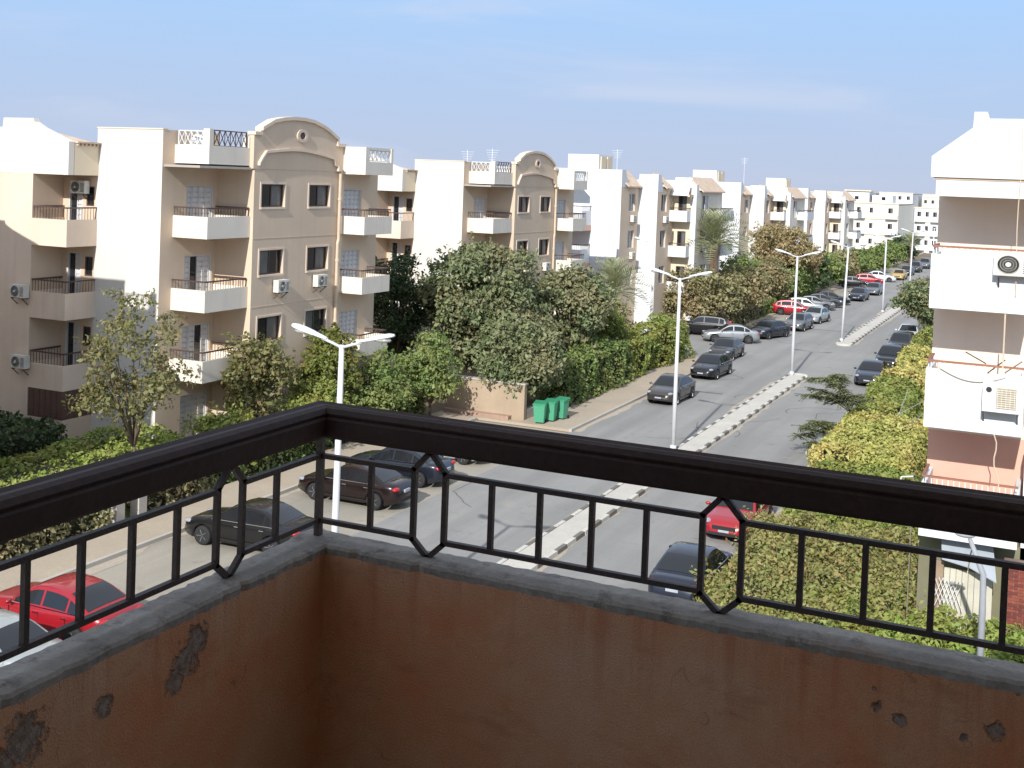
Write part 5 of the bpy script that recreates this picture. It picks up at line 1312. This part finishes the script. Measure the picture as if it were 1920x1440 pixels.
hedge(-31.2, -29.4, 37.2, 53.5, 1.25, "darker hedge behind the nose-in cars", L_MID, 70, .13, bump=.12)
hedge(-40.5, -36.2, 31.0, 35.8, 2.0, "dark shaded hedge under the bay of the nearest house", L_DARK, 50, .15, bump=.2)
# the big street trees
tree(-29.6, 60.2, "large dense ficus tree behind the green bins", ((0, 0, 5.2), (4.5, 3.6, 4.4)), 90, .95, 85, .19, L_FICUS, "ficus_tree", .24, 2.2, 21, group=GT, limbs=14, shell=.8)
tree(-27.0, 66.2, "second ficus tree touching the large one, right side", ((0, 0, 4.2), (3.3, 3.4, 3.6)), 62, .95, 95, .19, L_FICUS, "ficus_tree", .22, 1.9, 22, group=GT, limbs=12, shell=.8)
tree(-25.6, 56.6, "low rounded ficus hanging over the garden wall and bins", ((0, 0, 2.95), (2.7, 2.2, 2.2)), 48, .8, 105, .17, L_FICUS, "ficus_tree", .16, 1.2, 23, group=GT, shell=.8)
hedge(-25.6, -23.9, 59.5, 70.5, 2.6, "tall dark green hedge on the low wall right of the bins", L_MID, 75, .15, bump=.25, z0=.1)
hedge(-25.9, -24.0, 70.5, 82.6, 2.5, "tall green hedge ending at the side street corner", L_HEDGE, 75, .15, bump=.28, z0=.1)
tree(-26.3, 71.5, "bright green shrub poking above the tall hedge", ((0, 0, 2.9), (1.7, 2.4, 1.5)), 24, .7, 85, .15, L_HEDGE, "garden_shrub", .07, .9, 25, group=GT)
tree(-25.0, 80.8, "bushy green shrub at the side street corner", ((0, 0, 1.7), (1.6, 2.0, 1.6)), 22, .7, 85, .15, L_MID, "garden_shrub", .07, .8, 26, group=GT)
tree(-28.6, 76.5, "olive shrub in the garden before the side street", ((0, 0, 2.6), (2.2, 4.0, 2.4)), 34, .85, 75, .17, L_OLIVE, "garden_shrub", .1, 1.2, 27, group=GT)
# beyond the side street
for i, (x_, y_, z_, rx, ry, rz_, lab, mt_) in enumerate((
    (-30.8, 98.8, 3.2, 3.0, 2.6, 3.0, "olive-brown spreading tree behind the second lamp", L_OLIVE),
    (-26.9, 98.6, 3.3, 3.3, 2.2, 3.0, "wide olive tree above the silver saloon", L_OLIVE),
    (-25.8, 105.0, 3.2, 3.2, 3.0, 2.8, "olive tree above the blue-black saloon", L_OLIVE),
    (-27.5, 112.0, 3.3, 2.6, 2.8, 2.6, "dusty green tree left of the red hatchback", L_MID),
    (-26.2, 118.5, 3.2, 2.4, 3.0, 2.6, "green tree right behind the red hatchback", L_OLIVE),
    (-25.9, 126.0, 2.9, 2.2, 3.4, 2.6, "green tree above the slanted row of cars", L_MID),
    (-26.2, 133.5, 2.7, 2.2, 3.6, 2.4, "green tree past the slanted row of cars", L_MID),
    (-26.2, 142.0, 2.6, 2.2, 4.0, 2.3, "dark green tree beside the dark blue saloon mid-distance", L_DARK),
    (-26.4, 152.0, 2.4, 2.2, 4.4, 2.2, "green tree left of the far red car", L_MID),
    (-26.2, 163.0, 2.3, 2.2, 5.0, 2.1, "brownish tree behind the far white car", L_OLIVE),
    (-26.0, 176.0, 2.2, 2.4, 5.6, 2.0, "green tree left of the far yellow car", L_MID),
    (-25.6, 190.0, 2.2, 2.4, 6.0, 2.1, "green tree behind the far dark cars", L_MID),
    (-25.4, 206.0, 2.2, 2.6, 7.0, 2.2, "green tree near the end of the street, left side", L_MID),
    (-25.0, 224.0, 2.4, 3.0, 7.0, 2.4, "last green tree before the pale end block", L_DARK))):
    tree(x_, y_, lab, ((0, 0, z_), (rx, ry, rz_)), 34, .95, 48 if i < 6 else 26, .21 if i < 6 else .30, mt_, "roadside_tree", .13, 1.2, 40 + i, group="roadside trees past the side street", shell=.7)
tree(-26.6, 125.5, "tall russet autumn tree rising above the green row", ((0, 0, 6.0), (3.9, 3.6, 3.4)), 70, .85, 60, .20, L_AUT, "russet_tree", .2, 3.0, 61, group=GT, limbs=16, shell=.7)
tree(-25.4, 132.0, "smaller russet tree right of the tall one", ((0, 0, 4.6), (2.3, 2.4, 2.2)), 34, .75, 55, .20, L_AUT, "russet_tree", .16, 2.4, 62, group=GT, shell=.7)
hedge(-26.3, -25.3, 98.8, 111.5, 1.5, "clipped olive hedge behind the silver saloon", L_OLIVE, 45, .17, bump=.2)
hedge(-26.6, -25.3, 112.5, 140.0, 1.5, "clipped green hedge behind the slanted row of cars", L_MID, 32, .2, bump=.2)

# palms: each frond is a blade with leaflets
def frond_mesh(L_=2.6, seed=0):
    r_ = random.Random(seed); mb = MB(); n = 17; rach = []
    for i in range(n + 1):
        t = i / n; rach.append(Vector((L_ * (t * .93 - .12 * t * t), 0, L_ * (.55 * t - .62 * t * t))))
    for i in range(n): mb.bar(rach[i], rach[i + 1], .03 * (1.1 - i / n))
    for i in range(2, n):
        t = i / n; ll = .52 * math.sin(math.pi * (t * .8 + .16)) + .08
        for s in (-1, 1):
            a = rach[i]; d = Vector((.55, s * .78, .22 + r_.uniform(-.15, .1))).normalized(); e = a + d * ll; w = Vector((.032, 0, 0))
            nn = len(mb.v); mb.v += [tuple(a - w), tuple(a + w), tuple(a + d * ll * .6 + w * .9), tuple(e)]; mb.f.append((nn, nn + 1, nn + 2, nn + 3))
    return mb.mesh("frond", L_PALM)
FR = [frond_mesh(2.6, s) for s in range(3)]
def palm(x, y, h, n, label, sc=1.0, rt=.22, skirt=True):
    o = empty("palm_tree", (x, y, 0), 0, label, "palm", "date palms")
    mb = MB(); pts = [(random.uniform(-.03, .03), random.uniform(-.03, .03), h * i / 10) for i in range(11)]
    mb.tube(pts, [rt * (1.25 if i == 0 else 1.0 + .10 * (i % 2) + (.25 if i > 8 else 0)) for i in range(11)], 10); mb.build("trunk", BARKP, o, False)
    for i in range(n):
        t = i / n; az = i * 2.399963; el = R(72 - 105 * t)
        f = inst("frond", FR[i % 3], o, (.1 * math.cos(az), .1 * math.sin(az), h - .05 + .1 * (1 - t)), (random.uniform(-.25, .25), -el, az), (sc * random.uniform(.85, 1.1),) * 3)
    return o
palm(-29.0, 80.3, 4.6, 48, "bushy low palm at the corner of the side street", 1.3, .26)
palm(-27.15, 100.6, 7.6, 60, "tall date palm in front of the stepped houses", 1.6, .36)
palm(-23.0, 216, 3.6, 26, "small distant palm at the end of the street", 1.2, .22)

# right-hand side of the street
hedge(-8.6, -5.0, 47.6, 57.0, 2.2, "broad golden clipped hedge right of the feathery sapling", L_GOLD, 150, .115, bump=.10, rnd=.45)
hedge(-8.3, -3.9, 40.4, 47.9, 1.7, "green clipped hedge in front of the golden one", L_HEDGE, 150, .115, bump=.14, rnd=.5)
hedge(-8.75, -6.5, 57.4, 68.5, 2.1, "yellow-green hedge beyond the golden one, along the right kerb", L_HEDGE, 110, .13, bump=.16, rnd=.5)
hedge(-8.8, -6.4, 68.8, 84.0, 2.2, "farther hedge beside the parked dark saloons", L_GOLD, 80, .15, bump=.2, rnd=.5)
hedge(-8.9, -6.2, 84.4, 99.0, 2.2, "last hedge on the right before the leafy tree", L_HEDGE, 55, .17, bump=.25, rnd=.5)
tree(-8.5, 103.0, "dark leafy tree at the right kerb beside the neighbour's balcony", ((-1.0, 0, 3.4), (2.9, 2.6, 2.6)), 52, .75, 75, .2, L_FICUS, "kerb_tree", .14, 1.4, 71, group="trees on the near side", shell=.75)
tree(-7.6, 112, "second leafy tree on the right kerb, mostly hidden", ((0, 0, 2.8), (2.0, 2.6, 2.0)), 26, .8, 55, .22, L_FICUS, "kerb_tree", .14, 1.2, 72, group="trees on the near side")
# feathery sapling leaning over the road
def sapling(x, y, label):
    o = empty("feathery_sapling", (x, y, .1), 0, label, "tree", "trees on the near side")
    mb = MB(); g = random.Random(4); tips = []
    stem = [Vector((0, 0, 0)), Vector((.25, .05, 1.0)), Vector((.30, .1, 1.9)), Vector((-.1, .1, 2.8))]
    mb.tube([tuple(p) for p in stem], [.05, .04, .03, .015], 6)
    for (b, dx, dz) in ((1, -1.3, .35), (1, -1.7, .1), (2, -1.2, .75), (2, -.5, 1.15), (3, -.9, .35), (2, .35, .7), (1, -.7, -.1), (3, -.2, .5), (2, -1.7, .45), (0, -1.2, .5), (1, -1.9, -.35), (0, -.8, .1)):
        p0 = stem[b]; e = p0 + Vector((dx, g.uniform(-.5, .5), dz)); md_ = p0.lerp(e, .5) + Vector((0, 0, .22)); mb.tube([tuple(p0), tuple(md_), tuple(e)], [.022, .014, .007], 5)
        for t in np.linspace(.3, 1, 8): tips.append(p0.lerp(md_, t * 2) if t < .5 else md_.lerp(e, t * 2 - 1))
    mb.build("trunk", BARK, o, True)
    Cs, Ns = [], []
    for p in tips:
        for k in range(6):
            az = g.uniform(0, 6.28); d = Vector((math.cos(az), math.sin(az), g.uniform(-.35, .25))); L_ = g.uniform(.3, .6)
            for q in range(16):
                for s in (-1, 1):
                    c = p + d * L_ * q / 15 + Vector((-d.y, d.x, 0)) * s * .05 - Vector((0, 0, .10 * (q / 15) ** 2)); Cs.append(c); Ns.append((g.gauss(0, .3), g.gauss(0, .3), 1))
    leaf_obj("crown", np.array([tuple(c) for c in Cs]), np.array(Ns), .085, leafmat("feather_leaflets", ((.15, .18, .085), (.20, .225, .11), (.25, .26, .13)), trans=.3), o, .4)
    o.scale = (1.2, 1.2, 1.15)
    return o
sapling(-8.75, 56.2, "feathery sapling leaning over the right carriageway")
# garden right below: mounded shrubs with red tips
SH = "mounded shrubs in the garden below"
for i, (x_, y_, rx, ry, h, lab, mt_) in enumerate((
    (-7.6, 37.6, 1.5, 2.1, 2.1, "reddish-green mounded shrub beside the parked black saloon", L_REDGR),
    (-7.3, 33.4, 1.7, 2.2, 1.9, "mounded shrub filling the lower part of the right hexagon", L_REDGR),
    (-5.0, 36.4, 1.7, 2.3, 1.8, "mounded shrub with orange tips in the middle of the garden", L_REDGR),
    (-4.6, 32.3, 1.9, 2.2, 1.7, "green mounded shrub right of the hexagon's shrub", L_HEDGE),
    (-2.4, 30.9, 1.5, 1.5, 2.2, "green shrub with yellow flowers before the cream shed", L_LIME),
    (-.1, 30.6, 1.5, 1.6, 2.2, "yellow-tipped shrub at the lower right corner", L_LIME),
    (-4.4, 39.0, 1.2, 1.4, 1.9, "russet shrub under the handrail near the garden shed", L_REDGR),
    (-6.3, 29.6, 1.9, 2.0, 1.6, "low green shrub nearest below the parapet", L_HEDGE),
    (-3.4, 27.6, 2.2, 1.8, 1.3, "shaded low shrub at the foot of the parapet", L_MID),
    (-.4, 26.6, 2.0, 1.8, 1.3, "shaded shrub at the foot of the bent post", L_MID))):
    o = empty("mounded_shrub", (x_, y_, 0), 0, lab, "shrub", SH)
    cl = envelope((0, 0, h * .45), (rx, ry, h * .62), 26, .62, 80 + i, .85)
    C_, N_ = clump_leaves(cl, 190); keep = C_[:, 2] > 0; leaf_obj("foliage", C_[keep], N_[keep], .10, mt_, o, .5)
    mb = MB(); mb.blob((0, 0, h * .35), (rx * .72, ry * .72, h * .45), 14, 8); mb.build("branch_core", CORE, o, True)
hedge(-8.4, -3.3, 28.6, 40.2, 1.45, "low reddish-green thicket under the mounded shrubs", L_REDGR, 190, .095, bump=.2, rnd=.5)
hedge(-3.1, 1.5, 28.2, 31.9, 1.75, "yellow-green thicket in front of the cream shed", L_LIME, 170, .10, bump=.25, rnd=.5)
# flat lawn strips in the gardens
sheet("lawn_right", KR + .6, 1.5, 24, 47, .02, surf("lawn", (.09, .12, .03), 1.0, .3, 1.2, fine=.4, fscale=25))
sheet("lawn_left", -36.5, -29.6, -10, 54, .02, surf("lawn", (0, 0, 0)))
